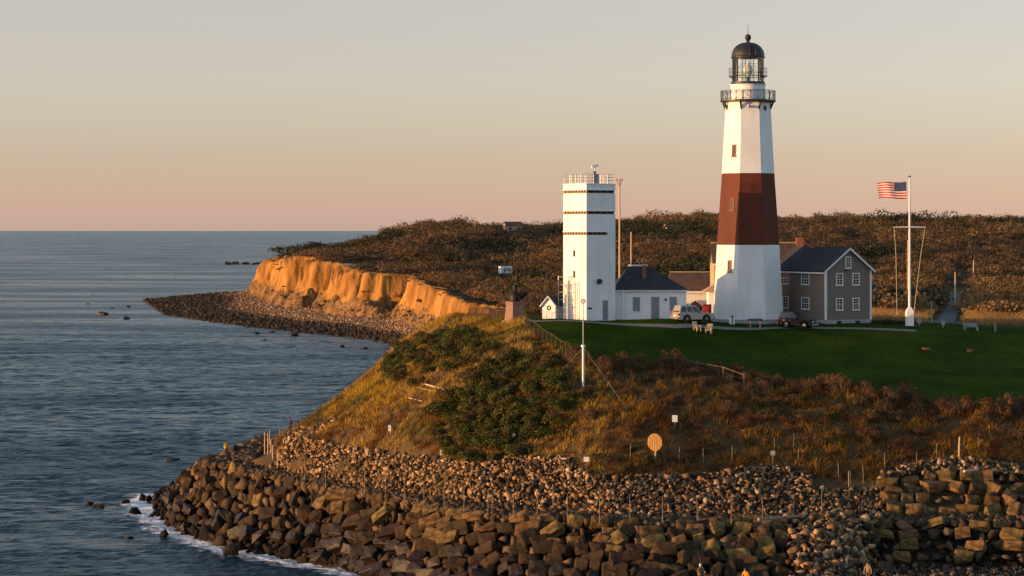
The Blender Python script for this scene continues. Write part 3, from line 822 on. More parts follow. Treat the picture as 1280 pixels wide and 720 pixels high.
# ------------------------------------------------------------------ low wing between the white building and the lighthouse
BY = 292.0; bp_ = F / BY
broot = thing('museum_wing', 'low white wing with brown roof and small porch behind the parked car', 'building', W(842, 403, BY))
bw = 72 / bp_; bh = (403 - 363.5) / bp_; br = bh + 2.2
MB().box(0, bw, 0, 7, -1, bh).build('wall', white, broot)
rb = MB().slab([(-.3, -.3, bh - .05), (bw + .3, -.3, bh - .05), (bw + .3, 3.5, br), (-.3, 3.5, br)], .14).slab([(bw + .3, 7.3, bh - .05), (-.3, 7.3, bh - .05), (-.3, 3.5, br), (bw + .3, 3.5, br)], .14).build('roof', roof_brown, broot)
MB().prism([(0, bh - .2), (7, bh - .2), (3.5, br - .2)], 'x', .02, bw - .02).build('gable_wall', white, broot)
MB().tube([(-.3, 3.5, br + .03), (bw + .3, 3.5, br + .03)], .07, 6).build('ridge_cap', wood_tan, rb)
MB().box(-.3, bw + .3, -.36, -.303, bh - .28, bh - .04).build('fascia', trim, rb)
px0 = (868 - 842) / bp_
por = MB().box(px0 - .9, px0 - .7, -1.5, -.02, -.5, 1.9).box(px0 + .7, px0 + .9, -1.5, -.02, -.5, 1.9).box(px0 - .7, px0 + .7, -.1, -.02, -.5, 1.9)
por.prism([(px0 - 1.05, 1.9), (px0 + 1.05, 1.9), (px0, 2.75)], 'y', -1.55, -.02)
por = por.build('entrance_porch', roof_brown, broot)
MB().box(px0 - .5, px0 + .5, -1.58, -1.52, .0, 1.85).build('porch_door', grey_paint, por)
MB().tube([(px0 - 1.1, -1.62, 1.88), (px0, -1.62, 2.78), (px0 + 1.1, -1.62, 1.88)], .06, 4).build('barge_board', trim, por)
MB().box(px0 - 2.6, px0 - .9, -.9, -.02, 2.15, 2.3).build('awning', roof_brown, broot)
# hip-roofed link that meets the lighthouse
kroot = thing('connecting_porch', 'small white link with peach lit hipped roof against the lighthouse', 'building', W(886, 403, 285.5))
MB().box(0, 3.6, 0, 3.0, -1, 3.62).build('wall', white, kroot)
MB().add([(-.7, -.5, 3.62), (3.9, -.5, 3.62), (3.9, 3.2, 3.62), (-.7, 3.2, 3.62), (1.7, 1.0, 5.15), (3.9, 1.0, 5.15)], [(0, 1, 5, 4), (3, 0, 4), (2, 3, 4, 5), (1, 2, 5), (0, 3, 2, 1)]).build('roof', brick_tan, kroot)

# ------------------------------------------------------------------ the keepers' house
KY = 276.0; kp = F / KY; kr = math.radians(25)
KC = W(1032.5, 406, KY)
hroot = thing('keepers_house', 'two storey grey shingled house with white trim, gable end facing the lawn', 'house', KC, kr)
hw = 6.1; hl = 12.0; hh = (406 - 337) / kp; hp = hh + 2.4
# local x along the gable face, y along the side wall (corner at origin)
MB().prism([(0, .55), (hw, .55), (hw, hh), (hw / 2, hp - .05), (0, hh)], 'y', 0, hl).build('wall', shing, hroot)
fnd = MB().box(-.06, hw + .06, -.06, hl, -1.2, .55).build('foundation', concrete, hroot)
for x in (1.75, 4.25): MB().box(x - .3, x + .3, -.09, .0, .1, .42).build('basement_vent', dark_in, fnd)
sl_r = (hp - hh) / (hw / 2)
ov = .42
rh = MB()
for s_ in (-1, 1):
    xe = hw / 2 + s_ * (hw / 2 + ov); ze = hp + .08 - sl_r * (hw / 2 + ov)
    q = [(hw / 2, -.35, hp + .08), (hw / 2, hl, hp + .08), (xe, hl, ze), (xe, -.35, ze)]
    rh.slab(q if s_ < 0 else q[::-1], -.12)
rho = rh.build('roof', roof_dark, hroot)
for s_ in (-1, 1):
    xe = hw / 2 + s_ * (hw / 2 + ov); ze = hp + .08 - sl_r * (hw / 2 + ov)
    MB().slab([(hw / 2, -.36, hp + .13), (xe, -.36, ze + .05), (xe, -.36, ze - .2), (hw / 2, -.36, hp - .14)], .07).build('barge_board', trim, rho)
MB().box(-ov - .06, -ov + .0, -.33, hl, hp - sl_r * (hw / 2 + ov) - .16, hp - sl_r * (hw / 2 + ov) + .0).build('gutter', trim, rho)
for x in (0, hw): MB().box(x - .13, x + .13, -.035, .12, .553, hh - .1).build('corner_board', trim, hroot)
MB().box(-.035, .0, .0, .14, .553, hh - .1).build('corner_board', trim, hroot)
for x, z, h_ in ((1.83, 4.62, 1.2), (4.05, 4.62, 1.2), (1.83, 1.75, 1.2), (4.05, 1.75, 1.2)):
    window(hroot, Tm(x, 0, z), .72, h_)
window(hroot, Tm(hw / 2 - .05, 0, hh + .22), .58, 1.15)
for y, z in ((4.4, 4.62), (4.4, 1.75), (9.0, 4.62), (9.0, 1.75)):
    window(hroot, Tm(0, y, z, -math.pi / 2), 1.5 if y < 5 else 1.5, 1.2, bars=(2, 3))
MB().box(hw / 2 - .5, hw / 2 - .2, -.35, -.02, hh - .12, hh + .06).build('wall_lamp', iron, hroot)
m = MB().box(hw / 2 - .35, hw / 2 + .35, 7.0, 7.7, hp - .4, hp + .95).box(hw / 2 - .42, hw / 2 + .42, 6.93, 7.77, hp + .952, hp + 1.1)
m.build('chimney', brick, hroot)
# the older cross wing of the same house
x0_, x1_ = -7.2, 3.0
cwy = hl
wb = thing('rear_house_wing', 'rear house wing with brown roof, golden lit wall and chimneys, behind the lighthouse', 'house', KC + Vector((0, 0, 0)), 0)
bx = (989.5 - 1032.5) / kp
wy0 = hl * math.cos(kr) - .2
wl_ = bx - 8; wr = bx + 3.2; wh = (406 - 333) / kp + .18
MB().box(wl_, wr, wy0, wy0 + 6, -1, wh).build('wall', wood_tan if 0 else mat('golden_lit_shingles', (.34, .24, .13), (.42, .30, .17), scale=3, rough=.9, bump=.02), wb)  # low sun's gold put into the wall colour; the gable stays grey
wro = MB().slab([(wl_ - .2, wy0 - .3, wh), (wr, wy0 - .3, wh), (wr, wy0 + 3, wh + 2.45), (wl_ - .2, wy0 + 3, wh + 2.45)], .14).slab([(wr, wy0 + 6.3, wh), (wl_ - .2, wy0 + 6.3, wh), (wl_ - .2, wy0 + 3, wh + 2.45), (wr, wy0 + 3, wh + 2.45)], .14).build('roof', roof_brown, wb)
MB().prism([(wy0, wh - .1), (wy0 + 6, wh - .1), (wy0 + 3, wh + 2.2)], 'x', wl_ + .01, wr - .01).build('gable_wall', shing, wb)
MB().tube([(wl_ - .2, wy0 + 3, wh + 2.48), (wr, wy0 + 3, wh + 2.48)], .08, 6).build('ridge_cap', wood_tan, wro)
MB().box(wl_ - .2, wr, wy0 - .36, wy0 - .303, wh - .2, wh - .0).build('fascia', trim, wro)
cx_ = (1015 - 1032.5) / kp + .2
MB().box(cx_ - .45, cx_ + .45, wy0 + 2.4, wy0 + 3.2, wh + 1.8, wh + 3.1).build('chimney', brick, wb)
window(wb, Tm(bx - .9, wy0, wh - 1.75), .7, 1.2)
window(wb, Tm(bx - 3.0, wy0, wh - 1.75), .7, 1.2)
window(wb, Tm(bx - 2.0, wy0, 1.6), .7, 1.2)
for x in (bx - .6, bx - 2.9):
    MB().tube([(x, wy0 + 1.1, wh + .7), (x, wy0 + 1.1, wh + 1.15)], .08, 8).build('vent_pipe', iron, wro)

# ------------------------------------------------------------------ flagpole and flag
fp = W(1137, 404, 275.0); fpp = F / 275.0
froot = thing('flagpole', 'white flagpole with yardarm and stays in a tapered white base by the house', 'flagpole', fp)
fh = (404 - 222) / fpp
pole_m = mat('pole_paint', (.66, .64, .60), (.74, .72, .68), scale=3, rough=.5)
MB().add([(-.42, -.42, -.3), (.42, -.42, -.3), (.42, .42, -.3), (-.42, .42, -.3), (-.42, -.42, 1.35), (.42, -.42, 1.35), (.42, .42, 1.35), (-.42, .42, 1.35), (-.16, -.16, 1.85), (.16, -.16, 1.85), (.16, .16, 1.85), (-.16, .16, 1.85)],
         [(0, 1, 5, 4), (1, 2, 6, 5), (2, 3, 7, 6), (3, 0, 4, 7), (4, 5, 9, 8), (5, 6, 10, 9), (6, 7, 11, 10), (7, 4, 8, 11), (8, 9, 10, 11), (0, 3, 2, 1)]).build('base', white, froot)
MB().tube([(0, 0, 1.6), (0, 0, fh * .65), (0, 0, fh)], [.16, .13, .075], 12).build('pole', pole_m, froot, smooth=True)
MB().lathe([(.03, fh), (.13, fh + .06), (.14, fh + .14), (.05, fh + .24)], 10).build('truck', iron, froot)
yz = (404 - 284) / fpp
MB().tube([(-1.85, -.16, yz), (0, -.18, yz + .03), (1.8, -.16, yz)], [.05, .075, .05], 8).build('yardarm', pole_m, froot)
rope_m = mat('pale_rope', (.5, .43, .33), (.6, .52, .4), scale=9, rough=.9)
m = MB().tube([(-1.8, -.15, yz), (-1.62, -.3, yz - 3.2), (-1.5, -.4, 1.0)], .022, 4).tube([(1.75, -.15, yz), (1.2, -.3, yz - 3.4), (.45, -.3, 1.3)], .022, 4).tube([(-.12, -.2, fh - .1), (-.2, -.25, 1.8)], .012, 4)
m.build('halyard', rope_m, froot)
# flag: flies to the left, canton at the hoist
fx0, fz0, fw_, fh_ = (1133.0 - 1137) / fpp, (404 - 227) / fpp, 3.25, 1.98
nxf, nzf = 56, 26
def flag_pt(u, v):      # u from hoist to fly, v downwards
    wob = math.sin(u * 7.5 + v * 1.2) * .16 * u ** .6 + math.sin(u * 15 + 1 + v * 2.0) * .05 * u
    dr = .06 * math.sin(u * 6.3) + .10 * u * u
    return (fx0 - u * fw_ * (1 - .06 * v * u), -.05 + wob + .9 * u, fz0 - v * fh_ * (1 - .13 * u * (1 if 1 else 0)) - dr - .06 * u)
fm = MB(); idx = {}
mats_f = [mat('flag_red', (.42, .018, .03), (.47, .025, .036), scale=4, rough=.8, trans=.2), mat('flag_white', (.62, .60, .58), (.66, .64, .62), scale=4, rough=.8, trans=.2), mat('flag_blue', (.02, .03, .11), (.03, .04, .14), scale=4, rough=.8, trans=.2)]
vs = [flag_pt(i / nxf, j / nzf) for j in range(nzf + 1) for i in range(nxf + 1)]
fm.v = [Vector(p) for p in vs]
for j in range(nzf):
    for i in range(nxf):
        a = j * (nxf + 1) + i
        fm.f.append([a, a + 1, a + nxf + 2, a + nxf + 1])
        st = j // 2
        fm.mi.append(2 if (i / nxf < .4 and st < 7) else (0 if st % 2 == 0 else 1))
flag = fm.build('flag', mats_f, None, smooth=True)
flag.location = fp
so_ = flag.modifiers.new('thickness', 'SOLIDIFY'); so_.thickness = .008
tag(flag, 'red and white striped flag with blue starred canton flying leftwards from the pole', 'flag')
stv = MB()
for r in range(9):
    for c in range(6 if r % 2 == 0 else 5):
        u = .4 * ((c + (.5 if r % 2 == 0 else 1.0)) / 6); v = (7 / 13) * (r + .7) / 9.4
        for off in (-.02, .012):
            p = Vector(flag_pt(u, v)) + Vector((0, off, 0))
            pts = []
            for k in range(10):
                rr = .042 if k % 2 == 0 else .018; t_ = math.pi / 2 + k * math.pi / 5
                pts.append(p + Vector((rr * math.cos(t_), 0, rr * math.sin(t_))))
            stv.add(pts, [tuple(range(10))])
stv.build('star', mats_f[1], flag)

# ------------------------------------------------------------------ stone: sea wall blocks, rubble, boulders
def ordn(n):
    return '%d%s' % (n, 'th' if 10 <= n % 100 <= 20 else {1: 'st', 2: 'nd', 3: 'rd'}.get(n % 10, 'th'))
def hull_pts(pts):
    bm = bmesh.new()
    for p in pts: bm.verts.new(p)
    r = bmesh.ops.convex_hull(bm, input=bm.verts)
    bmesh.ops.delete(bm, geom=list({g for g in r['geom_interior'] + r['geom_unused'] if isinstance(g, bmesh.types.BMVert)}), context='VERTS')
    return bm
def block_mesh(name, m, seed, boxy=.75, bev=.06):
    r = random.Random(seed); pts = []
    for x in (-1, 1):
        for y in (-1, 1):
            for z in (-1, 1):
                pts.append(Vector((x, y, z)) * .5 * r.uniform(.66, 1.0) + Vector((r.uniform(-.1, .1), r.uniform(-.1, .1), r.uniform(-.1, .1))))
    for k in range(11):
        v = Vector((r.gauss(0, 1), r.gauss(0, 1), r.gauss(0, 1))).normalized() * r.uniform(.46, .64); pts.append(v)
    bm = hull_pts(pts)
    bmesh.ops.dissolve_limit(bm, angle_limit=math.radians(9), verts=bm.verts, edges=bm.edges)
    bmesh.ops.bevel(bm, geom=bm.edges[:] , offset=bev, segments=2, profile=.6, affect='EDGES', clamp_overlap=True)
    bmesh.ops.triangulate(bm, faces=bm.faces)
    bmesh.ops.subdivide_edges(bm, edges=[e for e in bm.edges if e.calc_length() > .3], cuts=1)
    bmesh.ops.triangulate(bm, faces=bm.faces)
    for v in bm.verts:
        n = float(fbm(np.array([v.co.x * 2.3 + seed]), np.array([v.co.y * 2.3 + v.co.z * 1.9]), seed, 3)[0])
        v.co += v.co.normalized() * n * .075
    bm.normal_update()
    me = bpy.data.meshes.new(name); bm.to_mesh(me); bm.free()
    me.materials.append(m)
    return me
stone = mat('armour_stone', (.055, .033, .012), (.165, .098, .035), scale=3.0, rough=.9, bump=.05, bscale=9, rnd=.42, detail=9)
stone_wet = mat('wet_dark_stone', (.010, .0065, .004), (.032, .019, .011), scale=1.8, rough=.5, bump=.05, bscale=5, rnd=.3)
stone_mid = mat('algae_stained_stone', (.018, .011, .0045), (.050, .028, .011), scale=2.2, rough=.8, bump=.06, bscale=6, rnd=.38, detail=9)
PROTO = {k: [block_mesh('boulder', m, 100 + 13 * i + j) for i in range(12)] for j, (k, m) in enumerate((('d', stone), ('w', stone_wet), ('m', stone_mid)))}
# rail curves by arc length along the bench edge
bl = [0.0]
for i in range(len(pairs) - 1): bl.append(bl[-1] + (pairs[i + 1][1] - pairs[i][1]).length)
def rail(k, s): return Vector([float(np.interp(s, bl, [p[k][c] for p in pairs])) for c in range(3)])
cand = []     # location, size, material key, kind, course
s = 2.0; total = bl[-1]
course_t = {}
R_ = random.Random(5)
for course in range(9):
    s = 1.0 + R_.random() * 1.5
    while s < total:
        a, b = rail(0, s), rail(1, s)
        L_ = (b - a).length
        nrow = max(4, round(L_ / 1.38))
        size = R_.choice([1.2, 1.5, 1.8, 2.1, 2.6]) * R_.uniform(.9, 1.1)
        if course < nrow:
            t = 1 - (course + .45) / nrow
            p = a.lerp(b, t)
            outv = Vector((a.x - b.x, a.y - b.y, 0)).normalized()
            p += Vector((R_.uniform(-.15, .15), R_.uniform(-.18, .18), R_.uniform(-.12, .14))) + outv * .15 + Vector((0, 0, .12))
            px, py = PX(*p)
            key = 'd'
            if p.z < 2.9 + R_.uniform(-.7, .9) and px < 1000: key = 'w'
            elif p.z < 5.4 + R_.uniform(-1.2, 1) and px < 980: key = 'm'
            elif px < 430 and R_.random() < .6: key = 'm'
            broken = 985 < px < 1092
            sc = R_.uniform(.55, .95) if broken else 1.0
            yaw = math.atan2(outv.y, outv.x) + math.pi / 2 + R_.gauss(0, .2 if not broken else 1.0)
            rot = Euler((R_.gauss(-.55, .2), R_.gauss(0, .19) + (-.22 if px < 700 else 0), yaw))
            cand.append((p, Vector((size * .86 * sc, R_.uniform(1.0, 1.6) * sc, R_.uniform(1.0, 1.55) * sc * (.82 if px > 1092 else 1))), rot, key, 'wall', course))
        dtv = (rail(0, min(s + .5, total)).lerp(rail(1, min(s + .5, total)), 1 - (course + .45) / nrow) - a.lerp(b, 1 - (course + .45) / nrow)).length / .5
        s += size * .88 / max(.6, min(dtv, 4))
# the upper tier of big blocks at the right
for row in range(4):
    px = 1108 + R_.random() * 14
    while px < 1330:
        b0, u0 = bench_in(px), uptop(px)
        t = .04 + row * .235
        p = b0.lerp(u0, t) + Vector((R_.uniform(-.15, .15), R_.uniform(-.2, .2), .35 + R_.uniform(-.1, .15)))
        size = R_.choice([1.1, 1.4, 1.8, 2.2]) * R_.uniform(.9, 1.1)
        cand.append((p, Vector((size * .93, R_.uniform(1.1, 1.6), R_.uniform(1.0, 1.5))), Euler((R_.gauss(-.3, .25), R_.gauss(0, .24), R_.gauss(0, .35))), 'd', 'tier', row))
        px += size * .92 * F / p.y
# rocks of the point standing out in the water, and fallen blocks on the flat at the right
for px, py, wdt in [(168, 641, 1.3), (193, 628, 1.8), (178, 622, 1.4), (207, 640, 2.0), (222, 622, 1.7), (236, 608, 1.9), (246, 594, 2.2), (262, 583, 2.6), (225, 604, 1.3), (214, 611, 1.0), (290, 690, 1.8), (300, 686, 1.5), (352, 693, 1.4), (205, 668, 1.3)]:
    cand.append((WZ(px, py, .35), Vector((wdt, wdt * .9, wdt * .8)), Euler((R_.gauss(0, .3), R_.gauss(0, .3), R_.uniform(0, 6))), 'w', 'point', 0))
for i in range(34):
    px = R_.uniform(960, 1160); py = R_.uniform(676, 716)
    if px > 1090 and py < 700: continue
    z = float(np.interp(px, [960, 1090], [2.6, 3.6]))
    wdt = R_.uniform(.9, 2.0)
    cand.append((WZ(px, py, z), Vector((wdt, wdt * .8, wdt * .6)), Euler((R_.gauss(0, .35), R_.gauss(0, .35), R_.uniform(0, 6))), 'd', 'fallen', 0))
vis = []
for c in cand:
    px, py = PX(*c[0])
    if 120 < px < 1300 and py < 735:
        rad = c[1].length * .3 * F / c[0].y
        if py - rad < 716 and px - rad < 1276: vis.append((c[1].x * c[1].z * (F / c[0].y) ** 2, c))
vis.sort(key=lambda q: -q[0])
solo = [c for _, c in vis[:296]]; rest = [c for _, c in vis[296:]]
buckets = {}
for c in solo: buckets.setdefault((c[4], c[5]), []).append(c)
COURSE = ['top', 'second', 'third', 'fourth', 'fifth', 'sixth', 'seventh', 'eighth', 'ninth']
for (kind, row), L_ in buckets.items():
    L_.sort(key=lambda c: PX(*c[0])[0])
    for n, c in enumerate(L_):
        me = R_.choice(PROTO[c[3]])
        o = bpy.data.objects.new('boulder', me); COL.objects.link(o)
        o.location, o.scale, o.rotation_euler = c[0], c[1], c[2]
        tone = {'d': 'brown', 'm': 'dull brown', 'w': 'dark wet'}[c[3]]
        if kind == 'wall': lab = f'{tone} block, {ordn(n + 1)} from the left in the {COURSE[row]} course of the lower sea wall'
        elif kind == 'tier': lab = f'{tone} block, {ordn(n + 1)} from left in {["lowest", "second", "third", "top"][row]} row of the upper right wall'
        elif kind == 'point': lab = f'{tone} boulder at the water edge of the point, {ordn(n + 1)} from the left'
        else: lab = f'tumbled {tone} block at the foot of the broken wall, {ordn(n + 1)} from the left'
        tag(o, lab, 'boulder', 'armour stones of the sea wall')
# numpy stones for everything smaller
def hull_template(seed, n=8):
    r = random.Random(seed)
    bm = hull_pts([Vector((r.gauss(0, 1), r.gauss(0, 1), r.gauss(0, 1))).normalized() * r.uniform(.42, .58) for _ in range(n)])
    bmesh.ops.triangulate(bm, faces=bm.faces); bm.verts.index_update(); bm.normal_update()
    bmesh.ops.recalc_face_normals(bm, faces=bm.faces)
    v = np.array([tuple(x.co) for x in bm.verts]); f = np.array([[q.index for q in x.verts] for x in bm.faces]); bm.free()
    return v, f
HT = [hull_template(900 + i) for i in range(14)]
def rand_rot(n, rng):
    q = rng.normal(size=(n, 4)); q /= np.linalg.norm(q, axis=1)[:, None]
    a, b, c, d = q.T
    return np.stack([np.stack([a*a+b*b-c*c-d*d, 2*(b*c-a*d), 2*(b*d+a*c)], -1), np.stack([2*(b*c+a*d), a*a-b*b+c*c-d*d, 2*(c*d-a*b)], -1), np.stack([2*(b*d-a*c), 2*(c*d+a*b), a*a-b*b-c*c+d*d], -1)], 1)
def stones(name, pos, size, tint, m, rng):
    pos = np.asarray(pos); n = len(pos); V_, F_, C_ = [], [], []; off = 0
    ti = rng.integers(0, len(HT), n); Rm = rand_rot(n, rng)
    sc = size[:, None] * rng.uniform(.75, 1.25, (n, 3))
    for k, (tv, tf) in enumerate(HT):
        ii = np.where(ti == k)[0]
        if not len(ii): continue
        v = np.einsum('nij,nvj->nvi', Rm[ii], tv[None] * sc[ii][:, None]) + pos[ii][:, None]
        V_.append(v.reshape(-1, 3)); C_.append(np.repeat(tint[ii], len(tv), axis=0))
        F_.append((tf[None] + (np.arange(len(ii)) * len(tv))[:, None, None]).reshape(-1, 3) + off); off += len(ii) * len(tv)
    return np_mesh(name, np.concatenate(V_), np.concatenate(F_), m, cols=np.concatenate(C_))
def tints(n, rng, cols, var=.25):
    c = np.array(cols)[rng.integers(0, len(cols), n)] * rng.uniform(1 - var, 1 + var, (n, 1)); return c
rub_m = mat('rubble_stone', (.85, .85, .85), (1.1, 1.1, 1.1), scale=2.5, rough=.9, bump=.04, bscale=8, attr='col')
pos, siz = [], []
# small stone apron above the bench
for i in range(9000):
    px = RNG.uniform(338, 1118); t = RNG.random()
    b0, u0 = bench_in(px), uptop(max(px, 362))
    u0 = u0.lerp(b0, -.0)
    if px > 1012 and t > .75: continue
    p = b0.lerp(u0, t * 1.02)
    pos.append((p.x + RNG.normal(0, .12), p.y + RNG.normal(0, .2), p.z + .1 + RNG.uniform(0, .3))); siz.append(RNG.choice([.30, .42, .56, .8], p=[.36, .36, .22, .06]))
# loose stone on top of the bluff wall at the far right, and round the back of the nose
for i in range(900):
    px = RNG.uniform(1100, 1330); p = bench_in(px).lerp(uptop(px), RNG.uniform(.9, 1.12))
    pos.append((p.x, p.y + RNG.normal(0, .3), p.z + .25 + RNG.uniform(0, .3))); siz.append(RNG.uniform(.4, .85))
for i in range(900):
    p = Vector((-20.5, 258, 8)).lerp(Vector((-27.5, 284, 7.6)), RNG.random()) + Vector((RNG.normal(0, .9), RNG.normal(0, 1), 0))
    pos.append((p.x, p.y, hz1(p.x, p.y) + RNG.uniform(.0, .35))); siz.append(RNG.uniform(.4, .8))
# spilled rubble where the lower wall has slumped
for i in range(1500):
    px = RNG.normal(1040, 22); px = min(max(px, 985), 1096)
    s_ = np.interp(px, [PX(*q[1])[0] for q in pairs[4:]], bl[4:])
    p = rail(1, s_).lerp(rail(0, s_), RNG.random() ** 1.2)
    pos.append((p.x, p.y - .7, p.z + RNG.uniform(.1, .9))); siz.append(RNG.choice([.5, .8, 1.1], p=[.55, .3, .15]))
pos = np.array(pos); siz = np.array(siz)
ti = np.array([1, .93, .78]) * tints(len(pos), RNG, [(.22, .14, .075), (.14, .095, .055), (.33, .215, .125), (.035, .027, .020), (.24, .13, .06), (.40, .27, .165), (.05, .038, .027), (.03, .024, .018)])  # near-black tints among them imitate shadows between the stones
tag(stones('rubble', pos, siz, ti, rub_m, RNG), kind='stuff')
# bench floor and the rest of the wall's stones
pos, siz = [], []
for i in range(5200):
    s_ = RNG.uniform(0, total); b0 = rail(1, s_); px = PX(*b0)[0]
    if px < 345: i0 = b0 + Vector((3.5, 2.0, .3))
    else: i0 = bench_in(px)
    p = b0.lerp(i0, RNG.uniform(-.25, 1.05))
    pos.append((p.x + RNG.normal(0, .15), p.y + RNG.normal(0, .15), p.z - .12 + RNG.uniform(0, .2))); siz.append(RNG.uniform(.45, 1.15))
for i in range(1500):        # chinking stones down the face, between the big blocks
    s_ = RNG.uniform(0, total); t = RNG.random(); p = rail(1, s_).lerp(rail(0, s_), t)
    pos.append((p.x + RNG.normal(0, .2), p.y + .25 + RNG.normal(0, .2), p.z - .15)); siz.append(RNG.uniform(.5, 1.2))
n1_ = len(pos)
for c in rest:
    pos.append(tuple(c[0])); siz.append(c[1].x)
pos = np.array(pos); siz = np.array(siz)
ti = tints(len(pos), RNG, [(.10, .062, .032), (.07, .044, .024), (.13, .082, .044), (.045, .03, .018)])
ti[5200:n1_] *= .45  # chinking stones darkened: shade of the gaps put into their colour
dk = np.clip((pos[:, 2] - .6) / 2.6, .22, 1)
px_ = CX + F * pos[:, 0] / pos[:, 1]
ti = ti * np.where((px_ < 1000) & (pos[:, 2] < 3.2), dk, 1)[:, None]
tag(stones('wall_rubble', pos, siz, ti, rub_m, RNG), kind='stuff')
# loose stones on the flat at the lower right
pos = []
for i in range(900):
    px = RNG.uniform(1000, 1310); q = WZ(px, RNG.uniform(699, 722), 3.55); pos.append((q.x, q.y, 3.5 + RNG.uniform(0, .15)))
pos = np.array(pos)
tag(stones('shore_stones', pos, RNG.choice([.2, .35, .6], len(pos), p=[.5, .35, .15]), tints(len(pos), RNG, [(.10, .065, .04), (.14, .095, .06), (.06, .042, .03)]), rub_m, RNG), kind='stuff')
# far beach: dark weed-covered cobbles by the water, pale stone higher up
n = 36000
s_ = RNG.uniform(200, cum[10] + 60, n)
bq = toe_at(s_); bw_ = np.interp(bq[:, 1], BEACH_Y, BEACH_W)
d_ = -RNG.random(n) ** .8 * (bw_ + 4) + 3
i_ = np.clip(np.searchsorted(S, s_), 0, len(S) - 1)
x = bq[:, 0] + nrm[i_, 0] * d_; y = bq[:, 1] + nrm[i_, 1] * d_
z, dd_, _ = land(x, y)
siz = RNG.choice([.35, .55, .8, 1.3], n, p=[.4, .35, .2, .05])
wet = np.clip((-dd_ - np.interp(y, [900, 1040], [.36, .08]) * bw_) / (.22 * bw_), 0, 1)
ti = tints(n, RNG, [(.22, .135, .07), (.32, .205, .12), (.13, .08, .042)]) * (1 - wet)[:, None] + tints(n, RNG, [(.03, .022, .015), (.045, .03, .018)]) * wet[:, None]
tag(stones('beach_cobbles', np.c_[x, y, z + .1], siz * (1 + .8 * wet), ti, rub_m, RNG), kind='stuff')
# boulders standing in the water off the point and off the far beach
def sea_rock(px, py, wdt, lab, flat=.55):
    p = WZ(px, py, 0)
    o = bpy.data.objects.new('sea_rock', R_.choice(PROTO['w'])); COL.objects.link(o)
    o.location = p + Vector((0, 0, wdt * flat * .18)); o.scale = (wdt, wdt * .9, wdt * flat); o.rotation_euler = (R_.gauss(0, .15), R_.gauss(0, .15), R_.uniform(0, 6))
    tag(o, lab, 'rock', 'rocks standing in the water')
sea_rock(124, 635, 1.5, 'largest dark rock alone in the water left of the boulder point')
sea_rock(112, 630, .9, 'low dark rock awash just left of the largest lone rock')
sea_rock(157, 628, 1.0, 'small round dark rock between the lone rock and the point')
sea_rock(216, 576, 1.6, 'flat dark rock in the water above the boulder point', .4)
sea_rock(188, 568, .55, 'tiny dark rock poking out left of the flat rock')
sea_rock(161, 674, .9, 'pale splashed rock in foam below the point')
for k, (px, py, wdt, lab) in enumerate([(129, 394, 4.2, 'widest dark rock in the sea off the far beach'), (158, 399, 2.6, 'dark rock right of the widest one off the far beach'), (110, 380, 1.2, 'small dark rock in the sea beyond the widest far rock'), (116, 369, 1.0, 'tiny farthest rock left of the far beach tip'), (140, 386, 1.4, 'low rock between far beach tip and open sea'), (160, 384, 1.8, 'low rock touching the foam off the far beach tip'),
        (320, 418, 2.4, 'dark rock off the middle of the far beach shore'), (340, 416, 1.8, 'small rock beside the middle of the far beach'), (368, 420, 3.2, 'broad dark rock close to the far beach near the bluff'), (330, 426, 1.4, 'lone small rock seaward of the far beach middle'), (455, 436, 1.8, 'small rock by the near end of the far beach'), (428, 434, 1.5, 'small dark rock in pale water left of the bluff')]):
    sea_rock(px, py, wdt, lab, .5)
for k in range(9):
    px = 285 + k * 6 + R_.uniform(-2, 2)
    o_ = sea_rock(px, 330.5 + R_.uniform(-.6, .6) - k * .1, R_.uniform(3, 8), f'reef rock far out left of the cliff, {ordn(k + 1)} from the left', .45)

# ------------------------------------------------------------------ vegetation
leaf_m = mat('shrub_leaves', (.9, .9, .9), (1.1, 1.1, 1.1), scale=2, rough=.8, attr='col', trans=.25, spec=.15)
blade_m = mat('dry_grass_blades', (.9, .9, .9), (1.1, 1.1, 1.1), scale=2, rough=.85, attr='col', trans=.3, spec=.03)
twig_m = mat('bare_twigs', (.9, .9, .9), (1.1, 1.1, 1.1), scale=2, rough=.9, attr='col', spec=.1)
def cards(c, nrm_, size, asp, rng):
    """quads at centres c, roughly facing nrm_, edge size"""
    n = len(c)
    a = rng.normal(size=(n, 3)); a -= (a * nrm_).sum(1)[:, None] * nrm_; a /= np.linalg.norm(a, axis=1)[:, None] + 1e-9
    b = np.cross(nrm_, a)
    a = a * (size * .5)[:, None]; b = b * (size * .5 * asp)[:, None]
    v = np.stack([c - a - b * .3, c + b, c + a - b * .3, c - b], 1).reshape(-1, 3)
    f = np.arange(4 * n).reshape(n, 4)
    return v, f
def bush_arrays(rng, n, rx, rz, leaf, lobes=7, low=.15):
    lc = rng.normal(size=(lobes, 3)) * np.array([.42, .42, .26]); lc[:, 2] = np.abs(lc[:, 2]) + .28
    lr_ = rng.uniform(.3, .52, lobes)
    k = rng.integers(0, lobes, n)
    d = rng.normal(size=(n, 3)); d /= np.linalg.norm(d, axis=1)[:, None]; d[:, 2] = np.where(rng.random(n) < .7, np.abs(d[:, 2]), d[:, 2])
    r = lr_[k] * rng.uniform(.72, 1.12, n)
    p = lc[k] + d * r[:, None]
    p[:, 2] = np.maximum(p[:, 2], low * rng.random(n))
    c = p * np.array([rx, rx, rz])
    m = d + rng.normal(size=(n, 3)) * .45; m /= np.linalg.norm(m, axis=1)[:, None]
    return cards(c, m, leaf * rng.uniform(.7, 1.3, n), rng.uniform(.5, .9, n), rng) + (k,)
